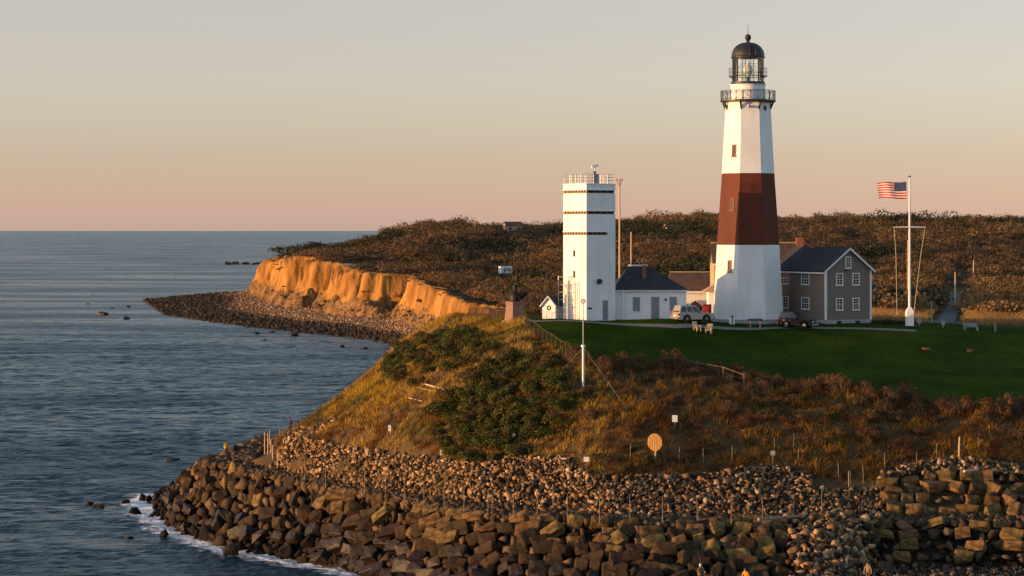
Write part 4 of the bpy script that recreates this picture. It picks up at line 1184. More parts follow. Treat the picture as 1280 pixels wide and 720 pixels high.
def stems(rng, n, h, spread, r):
    V_, F_ = [], []
    m = MB()
    for i in range(n):
        a = rng.uniform(0, 6.28); e = spread * rng.uniform(.3, 1)
        m.tube([(0, 0, -.2), (e * .4 * math.cos(a), e * .4 * math.sin(a), h * .5), (e * math.cos(a), e * math.sin(a), h * rng.uniform(.75, 1))], [r, r * .7, r * .3], 4)
    return m
stem_m = mat('shrub_stem_bark', (.06, .042, .028), (.10, .07, .05), scale=6, rough=.95)
def shrub_proto(seed, n, leaf, cols, hgt, lobes=7):
    rng = np.random.default_rng(seed)
    v, f, k = bush_arrays(rng, n, 1.0, hgt, leaf, lobes)
    lobe_col = np.array(cols)[rng.integers(0, len(cols), lobes)]
    c = lobe_col[k] * rng.uniform(.7, 1.3, (n, 1)); c = np.where(rng.random((n, 1)) < .12, np.array(cols)[rng.integers(0, len(cols), n)] * 1.15, c)
    return v, f, np.repeat(c, 4, axis=0)
def twig_arrays(rng, n, r, h, w):
    """bare twiggy bush: thin blades fanning out of the base"""
    a = rng.uniform(0, 2 * math.pi, n); sp_ = r * np.sqrt(rng.random(n)); b0 = rng.normal(size=(n, 2)) * r * .35
    hh_ = h * (1 - .45 * (sp_ / r) ** 2) * rng.uniform(.6, 1.08, n); z0 = hh_ * rng.uniform(.05, .55, n)
    tip = np.c_[b0[:, 0] * .5 + sp_ * np.cos(a), b0[:, 1] * .5 + sp_ * np.sin(a), hh_]
    bot = np.c_[b0 * .8 + .35 * np.c_[sp_ * np.cos(a), sp_ * np.sin(a)], z0]
    q = rng.uniform(0, 2 * math.pi, n); wv = np.c_[np.cos(q), np.sin(q), np.zeros(n)] * (w * rng.uniform(.6, 1.5, n))[:, None]
    v = np.stack([bot - wv * .5, bot + wv * .5, tip], 1).reshape(-1, 3)
    return v, np.arange(3 * n).reshape(n, 3)
def tri_of(v, f): return v, np.concatenate([f[:, [0, 1, 2]], f[:, [0, 2, 3]]])
def make_shrub(name, v, f, c, m, stem=True):
    o = np_mesh(name, v, f, m, cols=c)
    return o
GREEN = [(.046, .056, .011), (.066, .072, .014), (.100, .085, .020), (.030, .040, .009), (.085, .055, .018)]
BROWN = [(.095, .048, .020), (.125, .060, .022), (.07, .042, .020), (.11, .064, .030), (.15, .068, .021)]
def shrub_thing(name, seed, kind):
    """a shrub thing: an Empty with foliage and stems"""
    e = thing(name, 'x', 'shrub', (0, 0, 0))
    if kind == 'green':
        v, f, c = shrub_proto(seed, 1900, .12, GREEN, .95, 11)
        np_mesh('foliage', v, f, leaf_m, cols=c, parent=e)
    else:
        rng = np.random.default_rng(seed)
        v, f, c = shrub_proto(seed, 800, .13, BROWN, 1.0, 7)
        v1, f1 = tri_of(v, f)
        v2, f2 = twig_arrays(rng, 420, 1.0, 1.15, .035)
        c2 = np.repeat(tints(420, rng, [(.17, .11, .065), (.12, .075, .045), (.21, .14, .085)]), 3, axis=0)
        np_mesh('foliage', np.r_[v1, v2], np.r_[f1, f2 + len(v1)], leaf_m, cols=np.r_[c, c2], parent=e)
    stems(np.random.default_rng(seed + 1), 7, .75, .5, .035).build('stem', stem_m, e)
    return e
# where the planted slope lies
_up = np.arange(330, 1445, 4.0)
_upy = np.array([uptop(max(p, 362)).y for p in _up])
rid = np.array([tuple(p) for p in RIDGE]); ro = np.argsort(rid[:, 0])
def slope_mask(x, y, z):
    px = CX + F * x / y
    ok = (y > np.interp(px, _up, _upy) + .15) & (lawn_y(x, y) < .2) & (z > np.where(px < 420, 5.5, 7.6)) & (px > 346)
    ok &= (px > 655) | (y < np.interp(x, rid[ro][:, 0], rid[ro][:, 1]) + 13)
    return ok & (y < 314)
def sample_slope(n, rng):
    x = rng.uniform(-34, 72, n); y = rng.uniform(214, 316, n)
    z = hz(x, y); k = slope_mask(x, y, z)
    x, y, z = x[k], y[k], z[k]
    px, py = PX(x, y, z)
    k = (px < 1330)
    return x[k], y[k], z[k], px[k], py[k]
TH_A = [(483, 470), (486, 448), (512, 430), (560, 421), (606, 416), (617, 436), (604, 456), (575, 468), (540, 478), (510, 486)]
TH_B = [(536, 545), (548, 512), (580, 490), (592, 470), (640, 452), (684, 458), (700, 478), (716, 500), (700, 530), (668, 560), (640, 586), (600, 584), (560, 566)]
TH_C = [(742, 574), (790, 560), (830, 590), (770, 600)]
TH_D = [(660, 424), (690, 430), (712, 452), (688, 462), (664, 446)]
# green thickets
def poisson(x, y, rmin, nmax, rng):
    idx = rng.permutation(len(x)); keep_ = []
    for i in idx:
        if all((x[i] - x[j]) ** 2 + (y[i] - y[j]) ** 2 > rmin[i] ** 2 for j in keep_):
            keep_.append(i)
            if len(keep_) >= nmax: break
    return keep_
x, y, z, px, py = sample_slope(60000, RNG)
gk = [shrub_thing('green_shrub', 300 + 7 * i, 'green') for i in range(6)]
bk = [shrub_thing('brown_shrub', 500 + 7 * i, 'brown') for i in range(7)]
used = set()
def place(protos, sites, label, group, hs=(1, 1)):
    for n, (X_, Y_, Z_, sc) in enumerate(sites):
        pr = R_.choice(protos)
        if pr.name in used: o = copy_tree(pr)
        else: o = pr; used.add(pr.name)
        o.location = (X_, Y_, Z_ - .12); o.scale = (sc, sc, sc * R_.uniform(*hs)); o.rotation_euler = (0, 0, R_.uniform(0, 6.28))
        o['label'] = label.format(ordn(n + 1)); o['group'] = group
def sites_in(mask, rmin, nmax, lo, hi):
    ii = np.where(mask)[0]
    rr = np.full(len(x), rmin)
    kk = poisson(x[ii], y[ii], rr[ii], nmax, RNG)
    out = [(x[ii[k]], y[ii[k]], z[ii[k]], R_.uniform(lo, hi)) for k in kk]
    out.sort(key=lambda q: q[0] / q[1]); return out
SG = 'green shrubs on the bluff'
place(gk, sites_in(inpoly(px, py, TH_A), 1.1, 62, .95, 1.6), 'dark green shrub in the upper thicket on the bluff, {} from the left', SG, (.8, 1.15))
place(gk, sites_in(inpoly(px, py, TH_B), 1.15, 118, .9, 1.8), 'dark green shrub in the big lower thicket on the bluff, {} from the left', SG, (.8, 1.2))
place(gk, sites_in(inpoly(px, py, TH_C), 1.7, 9, .6, 1.0), 'small green shrub below the round wooden sign, {} from the left', SG, (.7, 1.0))
place(gk, sites_in(inpoly(px, py, TH_D), 1.6, 9, .7, 1.1), 'green shrub under the sloping fence by the lawn corner, {} from the left', SG, (.8, 1.1))
SB = 'brown bushes on the bluff'
ld = lawn_y(x, y)
place(bk, sites_in((ld > -2.4) & (ld < -.3) & (px > 715) & (px < 1300), 1.3, 52, .7, 1.25), 'brown bush along the lower edge of the lawn, {} from the left', SB, (1.0, 1.6))
band = (py - np.interp(px, [t_[0] for t_ in LEDGE], [t_[1] for t_ in LEDGE])) / (np.interp(px, [t_[0] for t_ in UPTOP], [t_[1] for t_ in UPTOP]) - np.interp(px, [t_[0] for t_ in LEDGE], [t_[1] for t_ in LEDGE]))
place(bk, sites_in((px > 730) & (ld < -2.6) & (band < .5), 2.2, 38, .6, 1.2), 'brown bush on the upper slope below the lawn, {} from the left', SB, (.7, 1.15))
place(bk, sites_in((px > 760) & (band >= .5) & (band < .93), 2.6, 26, .5, 1.0), 'brown bush on the lower slope above the rubble, {} from the left', SB, (.7, 1.1))
# undergrowth: low twiggy scrub that covers the right half
def cluster_mesh(name, sx, sy, sz, rad, hgt, n_each, w, palette, m, rng, leaf=.0, nl=0):
    V_, F_, C_ = [], [], []; off = 0
    for i in range(len(sx)):
        v, f = twig_arrays(rng, n_each, rad[i], hgt[i], w)
        base_ = np.array(palette[i % len(palette)]) if not isinstance(palette, np.ndarray) else palette[i]
        c = base_ * rng.uniform(.65, 1.35, (n_each, 1))
        V_.append(v + np.array([sx[i], sy[i], sz[i] - .05])); F_.append(f + off); C_.append(np.repeat(c, 3, axis=0)); off += len(v)
        if nl:
            v, f, k = bush_arrays(rng, nl, rad[i], hgt[i] * .85, leaf, 5); v, f = tri_of(v, f)
            c = base_ * .8 * rng.uniform(.6, 1.4, (nl, 1))
            V_.append(v + np.array([sx[i], sy[i], sz[i] - .05])); F_.append(f + off); C_.append(np.repeat(c, 4, axis=0)); off += len(v)
    return np_mesh(name, np.concatenate(V_), np.concatenate(F_), m, cols=np.concatenate(C_))
x, y, z, px, py = sample_slope(15000, RNG)
pr_ = np.clip((px - 640) / 130, .0, 1) * .9 + .06
pr_ = np.where((px < 560) & (py > 500) & (py < 560), .4, pr_)
k = RNG.random(len(x)) < pr_ * .75
x, y, z, px, py = x[k], y[k], z[k], px[k], py[k]
mixn = fbm(x / 5, y / 5, 71); mix2 = fbm(x / 8, y / 8, 75)
pal = np.where((mixn > .18)[:, None], np.array([.15, .082, .032]), np.where((mixn < -.2)[:, None], np.array([.048, .032, .014]), np.array([.10, .050, .019])))
pal = np.where((mix2 > .28)[:, None], np.array([.10, .085, .026]), pal)
tag(cluster_mesh('undergrowth', x, y, z, RNG.uniform(.35, .95, len(x)), np.clip(np.exp(RNG.normal(-.25, .38, len(x))), .35, 1.8), 46, .03, pal, leaf_m, RNG, leaf=.12, nl=34), kind='stuff')
# grass: straw-gold on the nose and along the foot of the slope, thin elsewhere
def blades(name, x, y, z, h, w, col, rng, m):
    n = len(x); q = rng.uniform(0, 6.28, n)
    wv = np.c_[np.cos(q), np.sin(q), np.zeros(n)] * (w * rng.uniform(.6, 1.4, n) * .5)[:, None]
    le = rng.normal(size=(n, 2)) * .38 + np.array([.12, 0]); p = np.c_[x, y, z - .05]
    mid = p + np.c_[le * (h * .35)[:, None], h * .6]; tip = p + np.c_[le * h[:, None], h]
    v = np.stack([p - wv, p + wv, mid + wv * .7, tip, mid - wv * .7], 1).reshape(-1, 3)
    i = np.arange(n) * 5
    f = np.concatenate([np.c_[i, i + 1, i + 2], np.c_[i, i + 2, i + 4], np.c_[i + 4, i + 2, i + 3]])
    return np_mesh(name, v, f, m, cols=np.repeat(col, 5, axis=0))
x, y, z, px, py = sample_slope(950000, RNG)
strip = np.interp(px, [t_[0] for t_ in UPTOP], [t_[1] for t_ in UPTOP]) - py
dens = np.where(px < 700, .95, .45 + .4 * (fbm(x / 4, y / 4, 91) > .15)); dens = np.where((strip < 26) & (px > 700), .7, dens)
cl = fbm(x / 1.1, y / 1.1, 95, 3)
dens = dens * np.clip(.55 + cl * 1.3, .12, 1)
k = RNG.random(len(x)) < dens
x, y, z, px, py, cl = x[k], y[k], z[k], px[k], py[k], cl[k]
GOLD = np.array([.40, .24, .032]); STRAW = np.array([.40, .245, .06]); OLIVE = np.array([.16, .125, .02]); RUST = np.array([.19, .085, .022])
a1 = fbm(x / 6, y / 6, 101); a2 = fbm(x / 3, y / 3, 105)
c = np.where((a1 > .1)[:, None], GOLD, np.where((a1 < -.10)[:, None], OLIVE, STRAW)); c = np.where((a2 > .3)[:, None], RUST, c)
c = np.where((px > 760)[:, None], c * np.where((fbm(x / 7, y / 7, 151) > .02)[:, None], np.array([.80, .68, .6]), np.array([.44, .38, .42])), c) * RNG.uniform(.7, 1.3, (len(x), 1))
h_ = RNG.uniform(.3, .85, len(x)) * np.clip(.8 + cl * .7, .4, 1.3)
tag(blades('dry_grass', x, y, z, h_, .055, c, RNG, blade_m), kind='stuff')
# lawn blades, short
x = RNG.uniform(0, 75, 150000); y = RNG.uniform(232, 284, 150000)
ld = lawn_y(x, y); k = (ld > 0) & (CX + F * x / y < 1320)
x, y = x[k], y[k]; z = hz(x, y)
c = np.array([.032, .062, .005]) * RNG.uniform(.6, 1.4, (len(x), 1)) * (1 + .35 * fbm(x / 7, y / 7, 111))[:, None]
tag(blades('grass', x, y, z, RNG.uniform(.07, .16, len(x)), .07, c, RNG, blade_m), kind='stuff')
# golden grass behind the lawn on the right and scrub round the houses
def back_z(x, y):
    z0, d, t = land(x, y); return z0
n = 90000
px = RNG.uniform(1080, 1300, n); y = np.exp(RNG.uniform(math.log(297), math.log(470), n)); x = (px - CX) * y / F
z = np.where(y < 330, np.maximum(back_z(x, y) - .2, hz(x, y) - .2), back_z(x, y))
roadx = np.interp(y, [296, 330, 400, 480, 560], [53.3, 59.3, 72.9, 88.4, 103.6])
k = (np.abs(x - roadx) > 2.6) & (RNG.random(n) < np.clip(.55 + fbm(x / 6, y / 9, 121) * 1.4, .03, 1))
x, y, z = x[k], y[k], z[k]
c = tints(len(x), RNG, [(.34, .185, .06), (.28, .14, .045), (.36, .22, .09)])
tag(blades('tall_grass', x, y, z, RNG.uniform(.5, 1.3, len(x)), .10, c, RNG, blade_m), kind='stuff')
# the wood and scrub of the moors: rounded crowns over the hills
def crowns(name, x, y, z, rad, hgt, n_each, leaf, pal, m, rng):
    N_ = len(x); lob = 5
    lc = rng.normal(size=(N_, lob, 3)) * np.array([.42, .42, .16]); lc[..., 2] = np.abs(lc[..., 2]) + .42
    kk = rng.integers(0, lob, (N_, n_each)); d = rng.normal(size=(N_, n_each, 3)); d /= np.linalg.norm(d, axis=2)[..., None]; d[..., 2] = np.abs(d[..., 2]) * .9
    p = np.take_along_axis(lc, kk[..., None].repeat(3, 2), 1) + d * rng.uniform(.34, .58, (N_, n_each, 1))
    p = p * np.stack([rad, rad, hgt], -1)[:, None] + np.stack([x, y, z], -1)[:, None]
    nn = d + rng.normal(size=d.shape) * .28; nn /= np.linalg.norm(nn, axis=2)[..., None]
    v, f = cards(p.reshape(-1, 3), nn.reshape(-1, 3), (np.repeat(leaf, n_each) * rng.uniform(.7, 1.35, N_ * n_each)), rng.uniform(.6, 1, N_ * n_each), rng)
    c = (pal[:, None] * rng.uniform(.86, 1.14, (N_, n_each, 1))).reshape(-1, 3)
    return np_mesh(name, v, f, m, cols=np.repeat(c, 4, axis=0))
n = 24500
px = RNG.uniform(335, 1495, n); y = np.exp(RNG.uniform(math.log(400), math.log(1320), n)); x = (px - CX) * y / F
d_, _ = sdist(x, y); z0, _, t_ = land(x, y)
pz = HY + F * (H - z0) / y
roadx = np.interp(y, [296, 330, 400, 480, 560, 700], [53.3, 59.3, 72.9, 88.4, 103.6, 131])
dk = fbm(x / 55, y / 90, 131); rg = fbm(x / 22, y / 34, 135)
# the clearing with the track on the left hill's foot
clear = ((px > 430) & (px < 590) & (np.abs(pz - 331 - (px - 520) * .0) < 3.5))
k = (d_ > cliff_w(y) + 2) & (np.abs(x - roadx) > 4.5) & ~clear & ((px > 700) | (y > 560))
k &= ~((np.abs(px - 632) < 13) & (y > 800) & (y < 862))
k &= RNG.random(n) < np.where(y < 600, .45 + .4 * (dk > 0), .92)
k |= (d_ > 1) & (d_ < .6 * cliff_w(y)) & (RNG.random(n) < .5) & (y > 690)
x, y, z0, dk, rg, px, t_, small = x[k], y[k], z0[k], dk[k], rg[k], px[k], t_[k], (d_ < cliff_w(y))[k]
pal = np.where((rg > .12)[:, None], np.array([.145, .082, .036]), np.where((rg < -.18)[:, None], np.array([.080, .056, .028]), np.array([.115, .068, .034])))
pal = np.where((dk > .12)[:, None], np.array([.034, .034, .014]), pal); pal = np.where((dk < -.3)[:, None], np.array([.15, .09, .035]), pal)
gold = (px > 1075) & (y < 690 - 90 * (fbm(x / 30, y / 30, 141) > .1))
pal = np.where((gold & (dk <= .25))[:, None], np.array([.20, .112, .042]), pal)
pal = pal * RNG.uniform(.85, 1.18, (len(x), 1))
rad = np.clip(np.exp(RNG.normal(.80, .40, len(x))), .9, 5.2) * np.where(y > 900, 1.35, 1.0) * np.where(dk > .16, 1.3, 1); hg = rad * RNG.uniform(.75, 1.15, len(x)) * np.where(y > 900, .8, 1) * np.where(px < 480, .7, 1) * np.where(gold, .62, 1)
rad = np.where(small, rad * .4, rad); hg = np.where(small, rad * .8, hg)
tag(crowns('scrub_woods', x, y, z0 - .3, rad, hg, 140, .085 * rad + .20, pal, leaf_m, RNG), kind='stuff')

# ------------------------------------------------------------------ path, road, and the things standing about
def drape(name, pts, width, m, dz, zf):
    V_, F_ = [], []
    for i, (x, y) in enumerate(pts):
        a = Vector(pts[min(i + 1, len(pts) - 1)]) - Vector(pts[max(i - 1, 0)]); n = Vector((-a.y, a.x)).normalized() * width / 2
        for k in (-1, -.33, .33, 1):
            q = Vector((x, y)) + n * k; V_.append((q.x, q.y, zf(q.x, q.y) + dz))
    for i in range(len(pts) - 1):
        for k in range(3): F_.append((i * 4 + k, i * 4 + k + 1, i * 4 + 5 + k, i * 4 + 4 + k))
    return np_mesh(name, V_, F_, m, smooth=True)
def lerp_pts(P, step=.8):
    out = []
    for a, b in zip(P[:-1], P[1:]):
        a, b = Vector(a), Vector(b); n = max(1, int((b - a).length / step))
        out += [tuple(a.lerp(b, i / n)) for i in range(n)]
    return out + [tuple(P[-1])]
tag(drape('gravel_path', lerp_pts([(.6, 269.5), (3, 265.3), (8, 263.9), (18, 263.8), (22, 266), (30, 271.5), (36, 272), (46, 273.0)]), 1.3, path_m, .05, hz1), kind='structure')
def zland(x, y):
    a = float(land(np.array([x]), np.array([y]))[0][0])
    if y > 338: return a
    b = hz1(x, y)
    return b if y < 322 else a + (max(a, b) - a) * (338 - y) / 16
tag(drape('road', lerp_pts([(53.3, 297), (59.3, 330), (72.9, 400), (88.4, 480), (103.6, 560)], 2.0), 2.6, asphalt, .08, zland), kind='structure')
rd = lerp_pts([tuple(W(430, 331.5, 880).xy), tuple(W(510, 332, 850).xy), tuple(W(600, 331, 850).xy)], 3)
tag(drape('track', rd, 9, mat('sandy_track', (.22, .15, .08), (.3, .21, .12), scale=.4, rough=.95), .35, zland), kind='structure')

dark_wood = mat('dark_weathered_wood', (.07, .045, .026), (.13, .085, .05), scale=4, rough=.9)
# ---- memorial: granite block with a bronze figure
mp_ = W(643.5, 404, 268); mp_.z = hz1(mp_.x, mp_.y)
mroot = thing('memorial', 'bronze figure on a tall pink granite pedestal at the end of the lawn', 'monument', mp_, math.radians(33))
MB().box(-1.05, 1.05, -1.05, 1.05, -.4, .22).build('step', granite, mroot)
oc = MB(); oc.lathe([(1.22, .22), (1.16, .4), (.98, 2.05), (1.06, 2.1), (1.06, 2.3), (.9, 2.34)], 4, rot=math.pi / 4); oc.build('pedestal', granite, mroot)
MB().lathe([(.72, 2.34), (.66, 2.5), (.5, 2.62)], 10).build('bronze_base', bronze, mroot)

def skin_mesh(name, joints, edges, sub=2):
    me = bpy.data.meshes.new(name + '_cage'); me.from_pydata([j[0] for j in joints], edges, [])
    ob = bpy.data.objects.new('cage', me); COL.objects.link(ob)
    sk_ = ob.modifiers.new('s', 'SKIN'); sk_.use_smooth_shade = True
    sd = ob.modifiers.new('d', 'SUBSURF'); sd.levels = sub; sd.render_levels = sub
    for i, j in enumerate(joints):
        r = j[1]; me.skin_vertices[0].data[i].radius = r if isinstance(r, tuple) else (r, r)
        me.skin_vertices[0].data[i].use_root = (i == 0)
    dg = bpy.context.evaluated_depsgraph_get(); dg.update()
    out = bpy.data.meshes.new_from_object(ob.evaluated_get(dg)); out.name = name
    bpy.data.objects.remove(ob); bpy.data.meshes.remove(me)
    for p in out.polygons: p.use_smooth = True
    return out
def body_joints(lean=0.0, larm=(-.30, -.06, 1.12), lhand=(-.30, -.18, .92), rarm=(.30, -.06, 1.12), rhand=(.30, -.18, .92), step_=.0, sc=1.0):
    l = lambda p: (p[0] * sc, (p[1] - lean * max(0, p[2] - .9)) * sc, p[2] * sc)
    J = [((0, 0, .95), (.155, .11)), ((0, 0, 1.15), (.14, .10)), ((0, 0, 1.36), (.17, .115)), ((0, 0, 1.48), (.07, .07)), ((0, -.01, 1.56), (.075, .085)), ((0, -.02, 1.66), (.088, .105)), ((0, 0, 1.74), (.06, .07)),
         ((-.19, 0, 1.40), .072), (larm, .052), (lhand, .036), ((lhand[0], lhand[1] - .06, lhand[2] - .06), .034),
         ((.19, 0, 1.40), .072), (rarm, .052), (rhand, .036), ((rhand[0], rhand[1] - .06, rhand[2] - .06), .034),
         ((-.10, 0, .88), .10), ((-.11, -.04 - step_, .48), .072), ((-.12, .03, .09), .05), ((-.13, -.14, .035), (.045, .035)),
         ((.10, 0, .88), .10), ((.12, .02 + step_, .48), .072), ((.14, .10 + step_, .09), .05), ((.15, -.06 + step_, .035), (.045, .035))]
    E_ = [(0, 1), (1, 2), (2, 3), (3, 4), (4, 5), (5, 6), (2, 7), (7, 8), (8, 9), (9, 10), (2, 11), (11, 12), (12, 13), (13, 14), (0, 15), (15, 16), (16, 17), (17, 18), (0, 19), (19, 20), (20, 21), (21, 22)]
    return [(l(p), (tuple(q * sc for q in r) if isinstance(r, tuple) else r * sc)) for p, r in J], E_
J, E_ = body_joints(lean=.28, rarm=(.42, -.28, 1.22), rhand=(.48, -.55, 1.10), larm=(-.28, -.22, 1.10), lhand=(-.16, -.45, 1.02), step_=.1, sc=1.38)
J = [(q, tuple(v * 1.6 for v in r) if isinstance(r, tuple) else r * 1.6) for q, r in J]
me = skin_mesh('figure', J, E_); me.materials.append(bronze)
o = bpy.data.objects.new('statue', me); COL.objects.link(o); o.parent = mroot; o.location = (0, 0, 2.55); o.rotation_euler = (0, 0, math.radians(55))
MB().tube([(.1, -.1, 2.85), (.6, -.55, 3.05), (1.05, -.8, 3.3)], [.5, .4, .18], 10).lathe([(.68, 2.5), (.72, 2.9), (.52, 3.35), (.3, 3.6)], 10, c=(.05, -.05, 0)).build('bronze_wave', bronze, mroot, smooth=True)

# ---- people
skin_c = mat('skin', (.42, .24, .16), (.48, .28, .19), scale=6, rough=.6)
def person(label, loc, rz, top, legs, hair, cap=None, **kw):
    J, E_ = body_joints(**kw)
    me = skin_mesh('person', J, E_)
    for m_ in (mat(top[0], top[1], rough=.85), mat(legs[0], legs[1], rough=.85), skin_c): me.materials.append(m_)
    for p in me.polygons:
        c = p.center; hand = min((c - Vector(J[i][0])).length for i in (9, 10, 13, 14)) < .075
        p.material_index = 2 if (c.z > 1.49 or hand) else (0 if c.z > .93 or abs(c.x) > .24 else 1)
    o = bpy.data.objects.new('person', me); COL.objects.link(o)
    o.location = loc; o.rotation_euler = (0, 0, rz)
    tag(o, label, 'person', None)
    lean = kw.get('lean', 0)
    hm = MB(); hm.lathe([(.10, -.06), (.115, .02), (.105, .09), (.06, .135), (.01, .15)], 12, c=(0, .015 - lean * .75, 1.655))
    hm.build('cap' if cap else 'hair', mat(*(cap or hair), rough=.8), o, smooth=True)
    f = MB()
    f.lathe([(.018, 0), (.006, .03)], 6, c=(0, -.128 - lean * .74, 1.63))
    for s_ in (-1, 1): f.lathe([(.012, 0), (.004, .012)], 6, c=(s_ * .035, -.118 - lean * .76, 1.672))
    f.build('face_features', mat('face_dark', (.12, .06, .045), rough=.6), o)
    for hidx, s_ in ((10, -1), (14, 1)):      # five bent fingers on each hand
        hp_ = Vector(J[hidx][0]); m_ = MB()
        for k in range(4):
            x0 = (k - 1.5) * .019
            m_.tube([hp_ + Vector((x0, -.01, 0)), hp_ + Vector((x0, -.045, -.03)), hp_ + Vector((x0, -.04, -.065 + .008 * abs(k - 1.2)))], [.0095, .009, .007], 5)
        m_.tube([hp_ + Vector((-s_ * .03, .0, .02)), hp_ + Vector((-s_ * .055, -.03, -.01)), hp_ + Vector((-s_ * .045, -.055, -.03))], [.011, .01, .008], 5)
        m_.build('hand', skin_c, o)
    return o
def rock_top(px, py, Zg): return WZ(px, py, Zg)
P1 = rail(1, float(np.interp(291, [PX(*q[1])[0] for q in pairs[1:7]], bl[1:7]))) + Vector((-.8, .5, .9))
person('person in bright yellow jacket standing among the rocks of the point', P1, .8, ('yellow_jacket', (.62, .42, .02)), ('dark_trousers', (.03, .03, .035)), ('dark_hair', (.03, .02, .015)))
P2 = WZ(363, 552, 7.6); P2.z = max(hz1(P2.x, P2.y), 7.2)
person('person in dark clothes standing behind the fence posts at the nose of the bluff', P2, 2.2, ('black_jacket', (.02, .02, .022)), ('black_trousers', (.018, .018, .02)), ('dark_hair', (.03, .02, .015)))
pf = WZ(875.5, 731, 3.0)
pA = person('person in tan waders and pale cap fishing on the lowest rocks', pf, .4, ('olive_jacket', (.16, .11, .05)), ('tan_waders', (.22, .13, .05)), ('dark_hair', (.03, .02, .015)), cap=('pale_cap', (.55, .54, .52)), rhand=(.28, -.32, 1.12))
pf2 = WZ(933, 736, 2.8)
person('person in orange yellow oilskins sitting low at the bottom of the rocks', pf2, -.5, ('orange_oilskin', (.65, .25, .02)), ('yellow_oilskin', (.55, .30, .03)), ('dark_hair', (.03, .02, .015)), lean=.35)
pf3 = WZ(1052.5, 723, 3.2)
pC = person('person in dark blue clothes holding a rod at the broken part of the wall', pf3, .2, ('navy_jacket', (.045, .04, .06)), ('grey_trousers', (.06, .055, .06)), ('dark_hair', (.03, .02, .015)), rhand=(.28, -.32, 1.10))
pf4 = WZ(1085, 729, 3.4)
person('person in tan jacket at the right of the broken wall', pf4, -.3, ('tan_jacket', (.30, .17, .08)), ('brown_trousers', (.10, .065, .035)), ('dark_hair', (.03, .02, .015)), lean=.15)
rod_m = mat('rod_grey', (.12, .11, .10), (.2, .19, .17), scale=6, rough=.5)
def rod(p, dx, h, lab):
    r = thing('fishing_rod', lab, 'fishing rod', p + Vector((.28, -.38, .9)))
    MB().tube([(0, 0, -.35), (0, 0, .3)], .018, 6).build('grip', iron, r)
    MB().tube([(0, 0, .3), (dx * .5, -.1, h * .5), (dx, -.4, h)], [.013, .011, .005], 5).build('blank', rod_m, r)
    MB(Tm(0, -.06, .1) @ Matrix.Rotation(math.pi / 2, 4, 'X')).lathe([(.045, -.03), (.045, .03)], 10).build('reel', galv, r)
rod(pf, -.6, 2.2, 'upright fishing rod held by the person in the pale cap')
rod(pf3, .25, 2.0, 'fishing rod held by the person in dark blue')
far_p = WZ(209, 386, 2.6)
person('tiny far person in red jacket on the dark cobbles of the far beach', far_p, 0, ('red_jacket', (.5, .05, .03)), ('dark_trousers', (.03, .03, .035)), ('dark_hair', (.03, .02, .015)))

